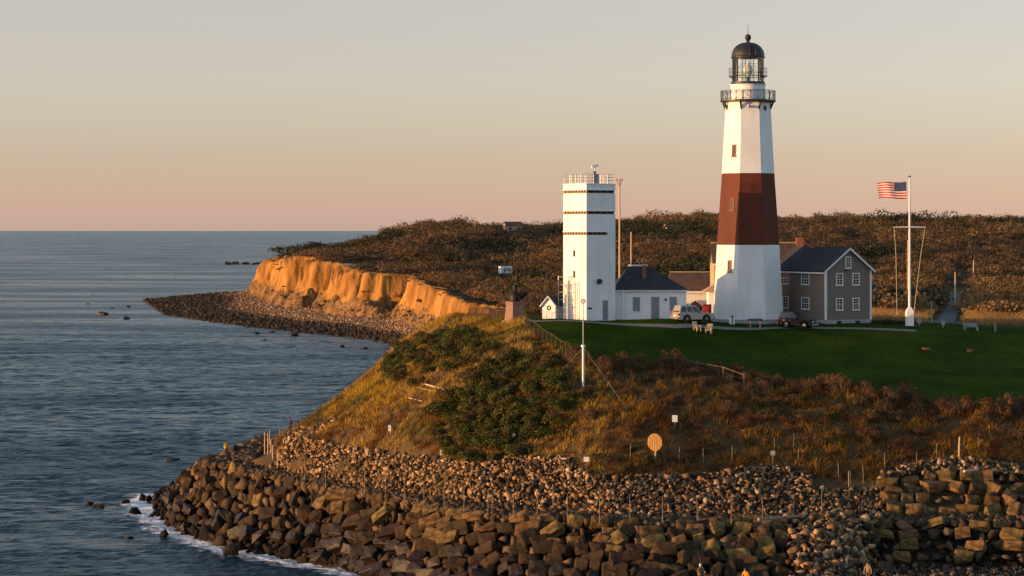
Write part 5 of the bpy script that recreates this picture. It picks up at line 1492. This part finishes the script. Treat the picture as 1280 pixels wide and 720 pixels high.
# ---- vehicles
def wheel(par, x, y, r=.40, wd=.26, name='wheel'):
    M = Tm(x, y, r) @ Matrix.Rotation(math.pi / 2, 4, 'X')
    e = MB(M).lathe([(r * .62, -wd / 2), (r * .96, -wd / 2), (r, -wd * .3), (r, wd * .3), (r * .96, wd / 2), (r * .62, wd / 2)], 24).build(name, mat('tyre_rubber', (.015, .015, .015), rough=.9), par, smooth=True)
    m_ = MB(M)
    s = -1 if y < 0 else 1
    m_.lathe([(r * .62, -wd / 2 + .02), (r * .60, wd / 2 - .02)], 20)
    for k in range(6):
        a = k * math.pi / 3; m_.tube([(0, 0, -s * (wd / 2 - .015)), (r * .6 * math.cos(a), r * .6 * math.sin(a), -s * (wd / 2 - .015))], .035, 5)
    m_.build('rim', galv, e)
def vehicle(name, label, loc, rz, paint, L_=5.2, Wd=1.95, kind='suv'):
    root = thing(name, label, 'car', loc, rz)
    # x forward, y left; side outline of the lower body
    hw_ = Wd / 2
    low = [(-L_ / 2, .45), (-L_ / 2 + .05, .98), (-L_ / 2 + .12, 1.08), (L_ / 2 - 1.55, 1.08), (L_ / 2 - .15, .98), (L_ / 2, .85), (L_ / 2, .42), (L_ / 2 - .25, .32), (-L_ / 2 + .2, .34)]
    b_ = MB()
    arcs = [(-L_ / 2 + 1.05, .42), (L_ / 2 - 1.0, .42)]
    top = [p for p in low[:6]] + [(L_ / 2, .42), (L_ / 2 - .4, .30)]
    bot = []
    for cx_, r_ in arcs[::-1]:
        bot += [(cx_ + .50, .30)] + [(cx_ + .50 * math.cos(t), .36 + .50 * math.sin(t)) for t in np.linspace(.1, math.pi - .1, 9)] + [(cx_ - .50, .30)]
    poly = top + bot + [(-L_ / 2 + .25, .32)]
    b_.prism(poly, 'y', -hw_, hw_)
    body = b_.build('body', paint, root, bevel=.045)
    roof_z = 1.88
    g0_, g1_ = (-L_ / 2 + .10, L_ / 2 - 1.55)
    t0_, t1_ = (-L_ / 2 + .38, L_ / 2 - 2.35)
    wi = hw_ - .02; wt = hw_ - .20
    cab = MB().add([(g0_, -wi, 1.07), (g1_, -wi, 1.07), (g1_, wi, 1.07), (g0_, wi, 1.07), (t0_, -wt, roof_z), (t1_, -wt, roof_z), (t1_, wt, roof_z), (t0_, wt, roof_z)],
                   [(0, 1, 5, 4), (1, 2, 6, 5), (2, 3, 7, 6), (3, 0, 4, 7), (4, 5, 6, 7), (0, 3, 2, 1)]).build('cabin', paint, root, bevel=.05)
    def side_pt(u, v, s):       # u along, v up on the cabin side
        x0_ = g0_ + (t0_ - g0_) * v; x1_ = g1_ + (t1_ - g1_) * v
        return (x0_ + (x1_ - x0_) * u, s * (wi + (wt - wi) * v + .006), 1.07 + (roof_z - 1.07) * v)
    for s in (-1, 1):
        for u0, u1 in ((.05, .33), (.37, .63), (.67, .93)):
            q = [side_pt(u0, .12, s), side_pt(u1 if u1 < .9 else .97, .12, s), side_pt(u1 - (.0 if u1 < .9 else .02), .86, s), side_pt(u0 + .01, .86, s)]
            MB().slab(q if s < 0 else q[::-1], .02).build('side_window', pane_m, cab)
        for u in (.35, .65):
            x = g0_ + (g1_ - g0_) * u - .3
            MB().box(x, x + .2, s * hw_ - .015, s * hw_ + .03, .92, .96).build('door_handle', galv, body)
        MB().box(g1_ - .38, g1_ - .2, min(s * hw_, s * (hw_ + .2)), max(s * hw_, s * (hw_ + .2)), 1.1, 1.26).build('mirror', paint, cab)
        MB().box(L_ / 2 - .06, L_ / 2 + .015, min(s * .55, s * (hw_ - .05)), max(s * .55, s * (hw_ - .05)), .68, .84).build('headlight', lens_m, body)
        MB().box(-L_ / 2 - .03, -L_ / 2 + .10, min(s * (hw_ - .22), s * (hw_ + .012)), max(s * (hw_ - .22), s * (hw_ + .012)), .72, 1.02).build('tail_light', mat('red_lens', (.40, .03, .015), rough=.25), body)
    yw = .86
    MB().slab([(g0_ + .03, -wi * yw, 1.16), (g0_ + .03, wi * yw, 1.16), (t0_ - .03, wt * yw, roof_z - .1), (t0_ - .03, -wt * yw, roof_z - .1)][::-1], .04).build('rear_window', pane_m, cab)
    MB().slab([(g1_ - .05, -wi * yw, 1.14), (g1_ - .05, wi * yw, 1.14), (t1_ + .06, wt * yw, roof_z - .08), (t1_ + .06, -wt * yw, roof_z - .08)], .04).build('windscreen', pane_m, cab)
    MB().box(-L_ / 2 - .10, -L_ / 2 + .1, -hw_ + .03, hw_ - .03, .42, .62).build('rear_bumper', mat('bumper_grey', (.16, .16, .16), rough=.5), body)
    MB().box(L_ / 2 - .1, L_ / 2 + .10, -hw_ + .03, hw_ - .03, .36, .58).build('front_bumper', MATS['bumper_grey'], body)
    MB().box(-L_ / 2 - .012, -L_ / 2 + .05, -.26, .26, .68, .82).build('number_plate', white, body)
    for cx_, _ in arcs:
        for s in (-1, 1): wheel(root, cx_, s * (hw_ - .14))
    return root
silver = mat('silver_paint', (.34, .32, .29), (.38, .36, .33), scale=2, rough=.3, metal=.35)
dark_p = mat('black_car_paint', (.012, .012, .014), (.016, .016, .018), scale=2, rough=.25)
cp_ = W(866, 404.5, 267.0); cp_.z = hz1(cp_.x, cp_.y) + .03
vehicle('parked_car', 'silver sport utility vehicle parked in front of the low wing', cp_, math.radians(24), silver, 4.5, 1.85)
cp2 = W(997, 404.5, 271.5); cp2.z = hz1(cp2.x, cp2.y) + .03
vehicle('parked_car', 'black car in shadow beside the grey shingled house', cp2, math.radians(-28), dark_p, 4.2, 1.8)

# ---- small things on the lawn's far edge
def gz(px, py, Y, dz=0):
    p = W(px, py, Y); p.z = hz1(p.x, p.y) + dz; return p
# red drinks machine
r_ = thing('vending_machine', 'dark red drinks machine against the wing wall behind the car', 'vending machine', gz(884, 404, 281))
MB().box(-.5, .5, 0, .8, 0, 2.0).build('cabinet', mat('dark_red_paint', (.20, .02, .025), rough=.4), r_, bevel=.03)
MB().box(-.4, .22, -.03, .01, .75, 1.75).build('front_panel', mat('red_panel', (.36, .04, .04), rough=.4), r_)
MB().box(.28, .42, -.03, .01, .95, 1.4).build('coin_panel', iron, r_)
# wooden lawn chairs
def lawn_chair(lab, p, rz):
    r = thing('lawn_chair', lab, 'chair', p, rz, 'lawn chairs')
    MB().box(-.3, .3, -.3, .25, .36, .40).build('seat', wood_tan, r)
    m_ = MB(Matrix.Translation((0, .25, .38)) @ Matrix.Rotation(math.radians(-18), 4, 'X'))
    for k in range(5): m_.box(-.3 + k * .125, -.2 + k * .125, 0, .025, 0, .7)
    m_.box(-.3, .3, .026, .05, .15, .22).box(-.3, .3, .026, .05, .5, .57)
    m_.build('backrest', wood_tan, r)
    for sx in (-1, 1):
        for sy in (-.27, .24): MB().box(sx * .29 - .035, sx * .29 + .035, sy - .035, sy + .035, -.05, .6 if sy < 0 else .36).build('leg', wood_tan, r)
        MB().box(sx * .31 - .06, sx * .31 + .06, -.36, .30, .602, .635).build('armrest', wood_tan, r)
    return r
lawn_chair('pale wooden chair in front of the silver car', gz(871.5, 405, 263.2), math.radians(35))
lawn_chair('second wooden chair, right of the first, nearer the lighthouse', gz(886, 405, 263.2), math.radians(-20))
# white drum with dark post
d_ = thing('white_drum', 'white drum with a dark post standing at the lighthouse foot', 'drum', gz(915, 404, 272))
MB().lathe([(.30, 0), (.32, .05), (.32, .72), (.30, .78)], 20).build('body', white, d_)
MB().box(-.05, .05, -.42, -.32, 0, 1.05).box(-.14, .14, -.44, -.30, .85, .98).build('post', iron, d_)
# bench-like table with dark top
b_ = thing('display_table', 'dark topped table on two pale legs at the lighthouse foot', 'table', gz(944, 404.6, 271))
MB().slab([(-.85, -.35, .82), (.85, -.35, .82), (.85, .35, .98), (-.85, .35, .98)], .10).build('top', roof_dark, b_)
for x in (-.55, .55): MB().box(x - .07, x + .07, -.08, .08, -.1, .81).build('leg', wood_tan, b_)
# bench and sign frame at the right
b_ = thing('park_bench', 'grey wooden bench at the right end of the lawn', 'bench', gz(1213.5, 412.5, 277), math.radians(12))
MB().box(-.85, .85, -.25, .2, .40, .45).build('seat', concrete, b_)
m_ = MB()
for k in range(3): m_.box(-.85, .85, .2, .24, .50 + k * .14, .60 + k * .14)
m_.build('backrest', concrete, b_)
for x in (-.78, .78):
    for y in (-.2, .22): MB().box(x - .05, x + .05, y - .05, y + .05, -.2, .40 if y < 0 else .9).build('leg', concrete, b_)
b_ = thing('railing_frame', 'dark timber railing frame beside a thick post at the far right of the lawn', 'railing', gz(1254, 415, 277.5))
MB().box(-1.02, -.84, -.09, .09, -.2, 1.35).build('gate_post', wood_w, b_)
MB().box(-.55, 1.0, -.05, .05, .86, .96).build('top_rail', iron, b_)
for x in (-.5, 0, .45, .95): MB().box(x - .045, x + .045, -.045, .045, -.2, .86).build('post', iron, b_)
for lab, px, py, Y in (('low pale boulder on the lawn below the flagpole', 1158, 438, 262), ('low grey boulder on the lawn right of the other one', 1213, 437, 263)):
    o = bpy.data.objects.new('lawn_stone', PROTO['d'][3]); COL.objects.link(o)
    p = gz(px, py, Y); o.location = p + Vector((0, 0, .1)); o.scale = (.9, .6, .42); tag(o, lab, 'stone')
for k, (px, wd) in enumerate(((1149, .5), (1179, .4))):
    o = thing('information_sign', ['small grey sign board right of the flagpole base', 'small grey marker stone further right of the flagpole'][k], 'sign', gz(px, 406, 277))
    MB().box(-wd / 2, wd / 2, -.04, .04, .35, 1.0).build('board', concrete, o); MB().box(-.05, .05, .045, .1, -.2, .9).build('post', concrete, o)
hd = thing('clipped_hedge', 'low dark clipped hedge along the path right of the house', 'hedge', gz(1112, 404, 276.5))
v, f, k_ = bush_arrays(np.random.default_rng(3), 2600, 1, 1, .11, 9)
v = v * np.array([1.75, .35, .55])
np_mesh('foliage', v, f, leaf_m, cols=np.repeat(tints(2600, RNG, [(.02, .026, .012), (.03, .03, .015)]), 4, axis=0), parent=hd)
# ---- poles
def util_pole(lab, base, h, cross=0, r=.13, m=None, name='utility_pole'):
    o = thing(name, lab, 'pole', base)
    MB().tube([(0, 0, -.5), (0, 0, h)], [r, r * .7], 8).build('post', m or wood_w, o)
    if cross:
        c_ = MB().box(-cross / 2, cross / 2, -.06, .06, h - .45, h - .3); c_ = c_.build('crossarm', m or wood_w, o)
        for x in (-cross / 2 + .1, cross / 2 - .1): MB().lathe([(.05, 0), (.07, .08), (.04, .18)], 8, c=(x, 0, h - .298)).build('insulator', iron, c_)
        MB().tube([(-cross / 2 + .1, -.07, h - .4), (0, -.14, h - 1.1)], .03, 4).tube([(cross / 2 - .1, -.07, h - .4), (0, -.14, h - 1.1)], .03, 4).build('brace', wood_w, o)
    return o
pb = W(774.5, 312, 310); pz0 = zland(pb.x, 310); util_pole('tall pale pole with a small crossarm right behind the square tower', Vector((pb.x, 310, pz0)), (H - (222 - HY) * 310 / F) - pz0, .9, .14, wood_tan)
def far_pole(lab, px, ytop, ybase, Y, cross=0, r=.13, m=None):
    b0 = W(px, ybase, Y); zz = zland(b0.x, Y); zt_ = H - (ytop - HY) * Y / F
    util_pole(lab, Vector((b0.x, Y, zz)), zt_ - zz, cross, r, m)
far_pole('short pale pole in the scrub between square tower and lighthouse', 789, 290, 309, 760, 0, .3, wood_tan)
far_pole('pale pole beside the dark road right of the flagpole', 1194, 340, 366, 470, 0, .16, wood_tan)
far_pole('upper pale pole in the scrub at the far right', 1217, 325, 341, 640, 0, .2, wood_tan)
far_pole('timber post at the edge of the lawn where the road begins', 1164.5, 377, 405, 292, 0, .10, wood_tan)
far_pole('thin pale pole behind the flagpole', 1134.5, 300, 325, 420, 0, .10, wood_tan)
far_pole('distant utility pole on the skyline of the left hill', 593.5, 276, 287, 1080, 3.2, .35)
# ---- the white beacon mast on the slope
bz = ground_at(729, 487); ppb = F / bz.y
bm_ = thing('signal_mast', 'thin mast with white lower half and small round sign, on the slope below the tower', 'mast', bz)
MB().tube([(0, 0, -.5), (0, 0, (487 - 434) / ppb)], .11, 10).build('lower_tube', white, bm_)
MB().lathe([(.19, 0), (.21, .1), (.19, .22)], 12, c=(0, 0, (487 - 435.5) / ppb)).build('collar', white, bm_)
MB().tube([(0, 0, (487 - 433) / ppb), (0, 0, (487 - 375) / ppb)], .05, 8).build('upper_tube', galv, bm_)
sg = MB(Tm(0, -.08, (487 - 378) / ppb) @ Matrix.Rotation(math.pi / 2, 4, 'X')).lathe([(.26, -.02), (.26, .02)], 8, rot=math.pi / 8).build('sign_plate', mat('faded_red_paint', (.34, .08, .07), (.42, .12, .1), scale=5, rough=.6), bm_)
MB(Tm(0, -.108, (487 - 378) / ppb) @ Matrix.Rotation(math.pi / 2, 4, 'X')).lathe([(.17, -.006), (.17, .006)], 16).build('white_disc', white, sg)
ga, gb = ground_at(697, 468), ground_at(790, 522)
MB().tube([(0, 0, (487 - 436) / ppb), ga - bz], .014, 4).tube([(0, 0, (487 - 436) / ppb), gb - bz], .014, 4).build('guy_wire', galv, bm_)
# ---- round wooden day mark
dz_ = ground_at(819, 579); ppd = F / dz_.y
dm = thing('round_sign', 'big round orange brown wooden sign on a post above the rubble', 'sign', dz_, math.radians(-38))
cz = (579 - 553) / ppd; rr = 11.2 / ppd
dmw = mat('orange_weathered_boards', (.25, .125, .04), (.38, .21, .075), scale=1.5, rough=.85, bump=.01, stretch=(6, 1, .5))
disc = MB(Tm(0, -.06, cz) @ Matrix.Rotation(math.pi / 2, 4, 'X')).lathe([(rr, -.03), (rr, .03)], 12, rot=math.pi / 12).build('disc', dmw, dm)
m_ = MB()
for k in range(-3, 4): m_.box(k * .27 - .012, k * .27 + .012, -.102, -.088, cz - math.sqrt(max(.01, rr * rr - (k * .27) ** 2)) * .95, cz + math.sqrt(max(.01, rr * rr - (k * .27) ** 2)) * .95)
m_.build('board_joint', dark_in, disc)
MB().box(-.09, .09, -.02, .14, -.5, cz + .5).build('post', wood_w, dm)
# ---- small notices on posts
def notice(lab, px, py, hpx, w_, hb, m=white):
    b = ground_at(px, py); pp = F / b.y
    o = thing('notice_sign', lab, 'sign', b, 0, 'notices on the bluff')
    h = hpx / pp
    MB().box(-.04, .04, -.03, .03, -.4, h).build('post', wood_w, o)
    bd = MB().box(-w_ / 2, w_ / 2, -.06, -.032, h - hb, h + .02).build('board', m, o)
    t_ = MB()
    for k in range(3): t_.box(-w_ * .32, w_ * .32 - .05 * k, -.064, -.0602, h - hb * (.28 + .2 * k) - .02, h - hb * (.28 + .2 * k))
    if 0: t_.build('text_line', dark_in, bd)
    return o
notice('white square notice on a post right above the round wooden sign', 843.5, 540, 20, .5, .62)
notice('white notice at the foot of the slope left of the round sign', 733, 592, 19, .5, .42)
notice('small pale notice above the rubble near the dip in the slope', 966, 584, 18, .42, .4, concrete)
notice('small white marker standing in the grass of the nose', 487, 546, 14, .28, .6)
notice('white notice half hidden in the green thicket', 642, 550, 9, .3, .45)
notice('small white post in the grass just above the rubble', 551, 574, 10, .14, .5)
# ---- timbers
def timber(lab, p, q, r, m=None, grp='timbers on the bluff'):
    a, b = ground_at(*p), ground_at(*q); mid = (a + b) / 2
    o = MB().tube([a - mid + Vector((0, 0, .22)), b - mid + Vector((0, 0, .22))], r, 4, rot=math.pi / 4).build('timber', m or wood_tan, None)
    o.location = mid; tag(o, lab, 'timber', grp)
timber('upper pale timber lying on the grass of the nose', (529, 483), (556, 490), .11, wood_tan)
timber('second timber lying just below the upper one on the nose', (521, 488), (546, 493), .08, wood_w)
timber('lowest pale timber lying on the grass of the nose', (511, 501), (528, 504), .09, wood_tan)
timber('long timber edging the rubble below the big green thicket', (640, 577), (712, 578.5), .17)
timber('timber edging the rubble at the right, above the dip', (936, 589), (974, 589), .17)
timber('timber half buried in grass above the middle of the rubble', (822, 599), (862, 598), .14)
def log(lab, p, q, Z, r, m=None):
    a, b = WZ(*p, Z), WZ(*q, Z); mid = (a + b) / 2
    o = MB().tube([a - mid, b - mid], r, 8).build('timber', m or wood_w, None, smooth=True); o.location = mid; tag(o, lab, 'timber', 'timbers on the bluff')
log('long pale driftwood plank lying on the bench at the broken wall', (948, 649), (1000, 645), 7.75, .14)
log('bleached curved branch on top of the upper right wall', (1205, 589), (1222, 587), 11.9, .13, wood_tan)
# ---- fence posts of the rubble apron
def fence_post(lab, b, h, r, m, grp):
    o = MB().tube([(0, 0, -.5), (0, 0, h * .6), (R_.uniform(-.05, .05), 0, h)], [r, r, r * .85], 6).build('fence_post', m, None)
    o.location = b; tag(o, lab, 'fence post', grp)
G1 = 'thin fence posts along the bench'
row = [(355, 588, 26), (381, 598, 26), (407, 604, 28), (456, 612, 30), (482, 615, 27), (506, 622, 30), (530, 627, 27), (555, 630, 27), (580, 634, 29), (610, 637, 26), (642, 640, 30), (671.5, 641, 28), (691, 637, 26), (709, 645, 28), (749.5, 647, 30), (787.5, 647, 30), (828, 648, 28), (871.5, 648, 26), (914, 648, 30), (953, 647, 28), (992, 644, 22), (1027, 645, 34), (1055, 630, 27)]
for k, (px, py, hp_) in enumerate(row):
    b = WZ(px, py, 7.55); fence_post(f'thin post along the bench below the rubble, {ordn(k + 1)} from the left', b, hp_ * b.y / F, .03, wood_w, G1)
G2 = 'thin fence posts at the foot of the slope'
row2 = [(788, 574, 18), (849, 580, 20), (879, 581, 18), (915, 578, 20), (968, 566, 18), (992, 566, 22), (998, 580, 18), (1020, 594, 20), (1048, 602, 22), (1063, 612, 22), (1079, 604, 24), (1106, 592, 24), (1146, 590, 24), (1171, 576, 20), (1223, 565, 18), (372, 520, 14), (390, 545, 16)]
for k, (px, py, hp_) in enumerate(sorted(row2)):
    b = ground_at(px, py); fence_post(f'thin post in the scrub at the foot of the slope, {ordn(k + 1)} from the left', b, hp_ * b.y / F, .03, wood_w, G2)
b = ground_at(1199, 577); fence_post('tall stout timber post above the upper right wall', b, 29 * b.y / F, .09, wood_tan, G2)
b = ground_at(1061, 612); fence_post('leaning grey post by the gap between the walls', b, 22 * b.y / F, .06, wood_w, G2)
G3 = 'stout posts at the nose of the sea wall'
for k, (px, py, hp_) in enumerate([(331, 566, 26), (335, 574, 33), (339, 577, 28), (341, 581, 25), (347, 587, 22), (337, 560, 22), (350, 550, 14)]):
    b = WZ(px, py, 7.5); fence_post(f'stout pale post at the nose of the sea wall, {ordn(k + 1)} from the left', b, hp_ * b.y / F, .075, wood_tan if k != 6 else wood_w, G3)
# ---- fences
def fence(name, lab, pts, h, step=2.4, wire_gap=.28, pm=galv, wm_=galv, top=.025, pr=.04, wr=.006):
    o = thing(name, lab, 'fence', pts[0])
    P = []; base_ = Vector(pts[0])
    Ls = [0.0]
    for a, b in zip(pts[:-1], pts[1:]): Ls.append(Ls[-1] + (Vector(b) - Vector(a)).length)
    def ptat(s):
        return Vector([float(np.interp(s, Ls, [q[c] for q in pts])) for c in range(3)]) - base_
    n = max(2, round(Ls[-1] / step) + 1); S_ = np.linspace(0, Ls[-1], n)
    for s in S_:
        p = ptat(s); MB().tube([p + Vector((0, 0, -.4)), p + Vector((0, 0, h + .05))], pr, 6).build('post', pm, o)
    m_ = MB()
    m_.tube([ptat(s) + Vector((0, 0, h)) for s in S_], top, 5)
    m_.build('top_rail', pm, o)
    w_ = MB()
    for q in (.08, h * .5): w_.tube([ptat(s) + Vector((0, 0, q)) for s in S_], wr, 3)
    k = int(Ls[-1] / wire_gap)
    for i in range(k + 1):
        s = Ls[-1] * i / k; p = ptat(s); w_.tube([p, p + Vector((0, 0, h))], wr, 3)
    w_.build('wire_mesh', wm_, o)
    return o
rg_ = [Vector((p.x, p.y - .5, 0)) for p in RIDGE[:6]]
for p in rg_: p.z = hz1(p.x, p.y)
seaf = lerp_pts([(p.x, p.y) for p in rg_[2:]], 2); seaf = [(x, y, hz1(x, y)) for x, y in seaf]
fence('chain_link_fence', 'green chain link fence running down the seaward edge of the nose', seaf, 1.7, 2.4, .3, green_post, green_post)
f2 = [ground_at(652, 410), ground_at(672, 423), ground_at(692, 437), ground_at(714, 453)]
f2 = lerp_pts([(p.x, p.y) for p in f2], 1.2); f2 = [(x, y, hz1(x, y)) for x, y in f2]
fence('sloping_fence', 'wire fence with pale top rail sloping down the lawn corner below the memorial', f2, 1.45, 2.0, .22, dark_wood, dark_wood, .028)
f3 = [W(586, 400, 291), W(612, 401, 285), W(640, 407, 273)]
f3 = lerp_pts([(p.x, p.y) for p in f3], 1.2); f3 = [(x, y, hz1(x, y)) for x, y in f3]
fence('picket_fence', 'brown closely spaced picket fence left of the memorial', f3, 1.55, 2.2, .16, dark_wood, dark_wood, .03, .05, .022)
f4 = [ground_at(840, 462), ground_at(900, 474), ground_at(930, 486)]
f4 = lerp_pts([(p.x, p.y) for p in f4], 2); f4 = [(x, y, hz1(x, y) + .3) for x, y in f4]
fence('sagging_fence', 'rusty rail fence sloping through the brown scrub below the lighthouse', f4, 1.0, 3.2, 1.6, wood_w, wood_w, .02, .03)
b = ground_at(396, 540)
o = thing('green_fence', 'dark green fence end panel standing on the nose of the bluff', 'fence', b)
hp_ = 29 * b.y / F
m_ = MB().box(-.06, .06, -.06, .06, -.4, hp_); m_.build('post', green_post, o)
m_ = MB()
for k in range(9): m_.box(.08 + k * .05, .1 + k * .05, -.02, .02, 0, hp_ - .1)
m_.build('infill', green_post, o)
# ---- far small buildings and signs
bx_ = W(632, 326, 850); bx_.z = zland(bx_.x, 850)
t_ = thing('white_trailer', 'white box trailer parked in the scrub below the left hill', 'trailer', bx_ + Vector((0, 0, 1.0)), math.radians(20))
MB().box(-2.3, 2.3, -1.2, 1.2, .7, 3.2).build('body', white, t_, bevel=.06)
MB().box(-1.2, -.3, -1.24, -1.19, .9, 2.7).build('door', grey_paint, t_); MB().box(.5, 1.4, -1.23, -1.19, 1.7, 2.5).build('window', pane_m, t_)
for x in (-.8, .8):
    for y in (-1.0, 1.0): wheel(t_, x, y, .42, .3)
w_ = W(520, 333, 846); w_.z = zland(w_.x, w_.y)
o = thing('roadside_sign', 'tiny white sign by the sandy track under the left hill', 'sign', w_)
MB().box(-.08, .08, -.08, .08, -.3, 1.6).build('post', wood_w, o); MB().box(-.45, .45, -.13, -.085, .9, 2.1).build('board', white, o)
w_ = W(583, 330, 846); w_.z = zland(w_.x, w_.y)
o = thing('guard_rail', 'low pale rail beside the sandy track, right of the tiny white sign', 'guard rail', w_)
MB().box(-2.0, 2.2, -.1, .1, .7, 1.15).build('beam', wood_tan, o)
for x in (-1.7, 0, 1.8): MB().box(x - .12, x + .12, .105, .3, -.3, 1.1).build('post', wood_w, o)
def far_house(lab, px, py, Y, w_, h_, wallm, roofm):
    p = W(px, py, Y); p.z = zland(p.x, Y) + 1.6
    o = thing('far_house', lab, 'house', p, math.radians(15))
    MB().box(-w_ / 2, w_ / 2, -3, 3, -4, h_).prism([(-3, h_), (3, h_), (0, h_ + 1.6)], 'x', -w_ / 2 + .02, w_ / 2 - .02).build('wall', wallm, o)
    MB().slab([(-w_ / 2 - .3, -3.4, h_ - .1), (w_ / 2 + .3, -3.4, h_ - .1), (w_ / 2 + .3, 0, h_ + 1.8), (-w_ / 2 - .3, 0, h_ + 1.8)], .2).slab([(w_ / 2 + .3, 3.4, h_ - .1), (-w_ / 2 - .3, 3.4, h_ - .1), (-w_ / 2 - .3, 0, h_ + 1.8), (w_ / 2 + .3, 0, h_ + 1.8)], .2).build('roof', roofm, o)
    for x in (-w_ / 4, w_ / 4): MB().box(x - .5, x + .5, -3.05, -2.98, .8, 2.0).build('window', pane_m, o)
far_house('pinkish lit house on the far skyline behind the left hill', 641, 287, 1180, 8.5, 3.0, brick_tan, roof_brown)
far_house('low dark roofed house right of the pinkish one on the skyline', 651, 287, 1190, 5, 1.4, concrete, roof_dark)
far_house('tiny tan house in the woods of the moor between tower and lighthouse', 836, 292, 1050, 3.5, 2.4, brick_tan, roof_brown)
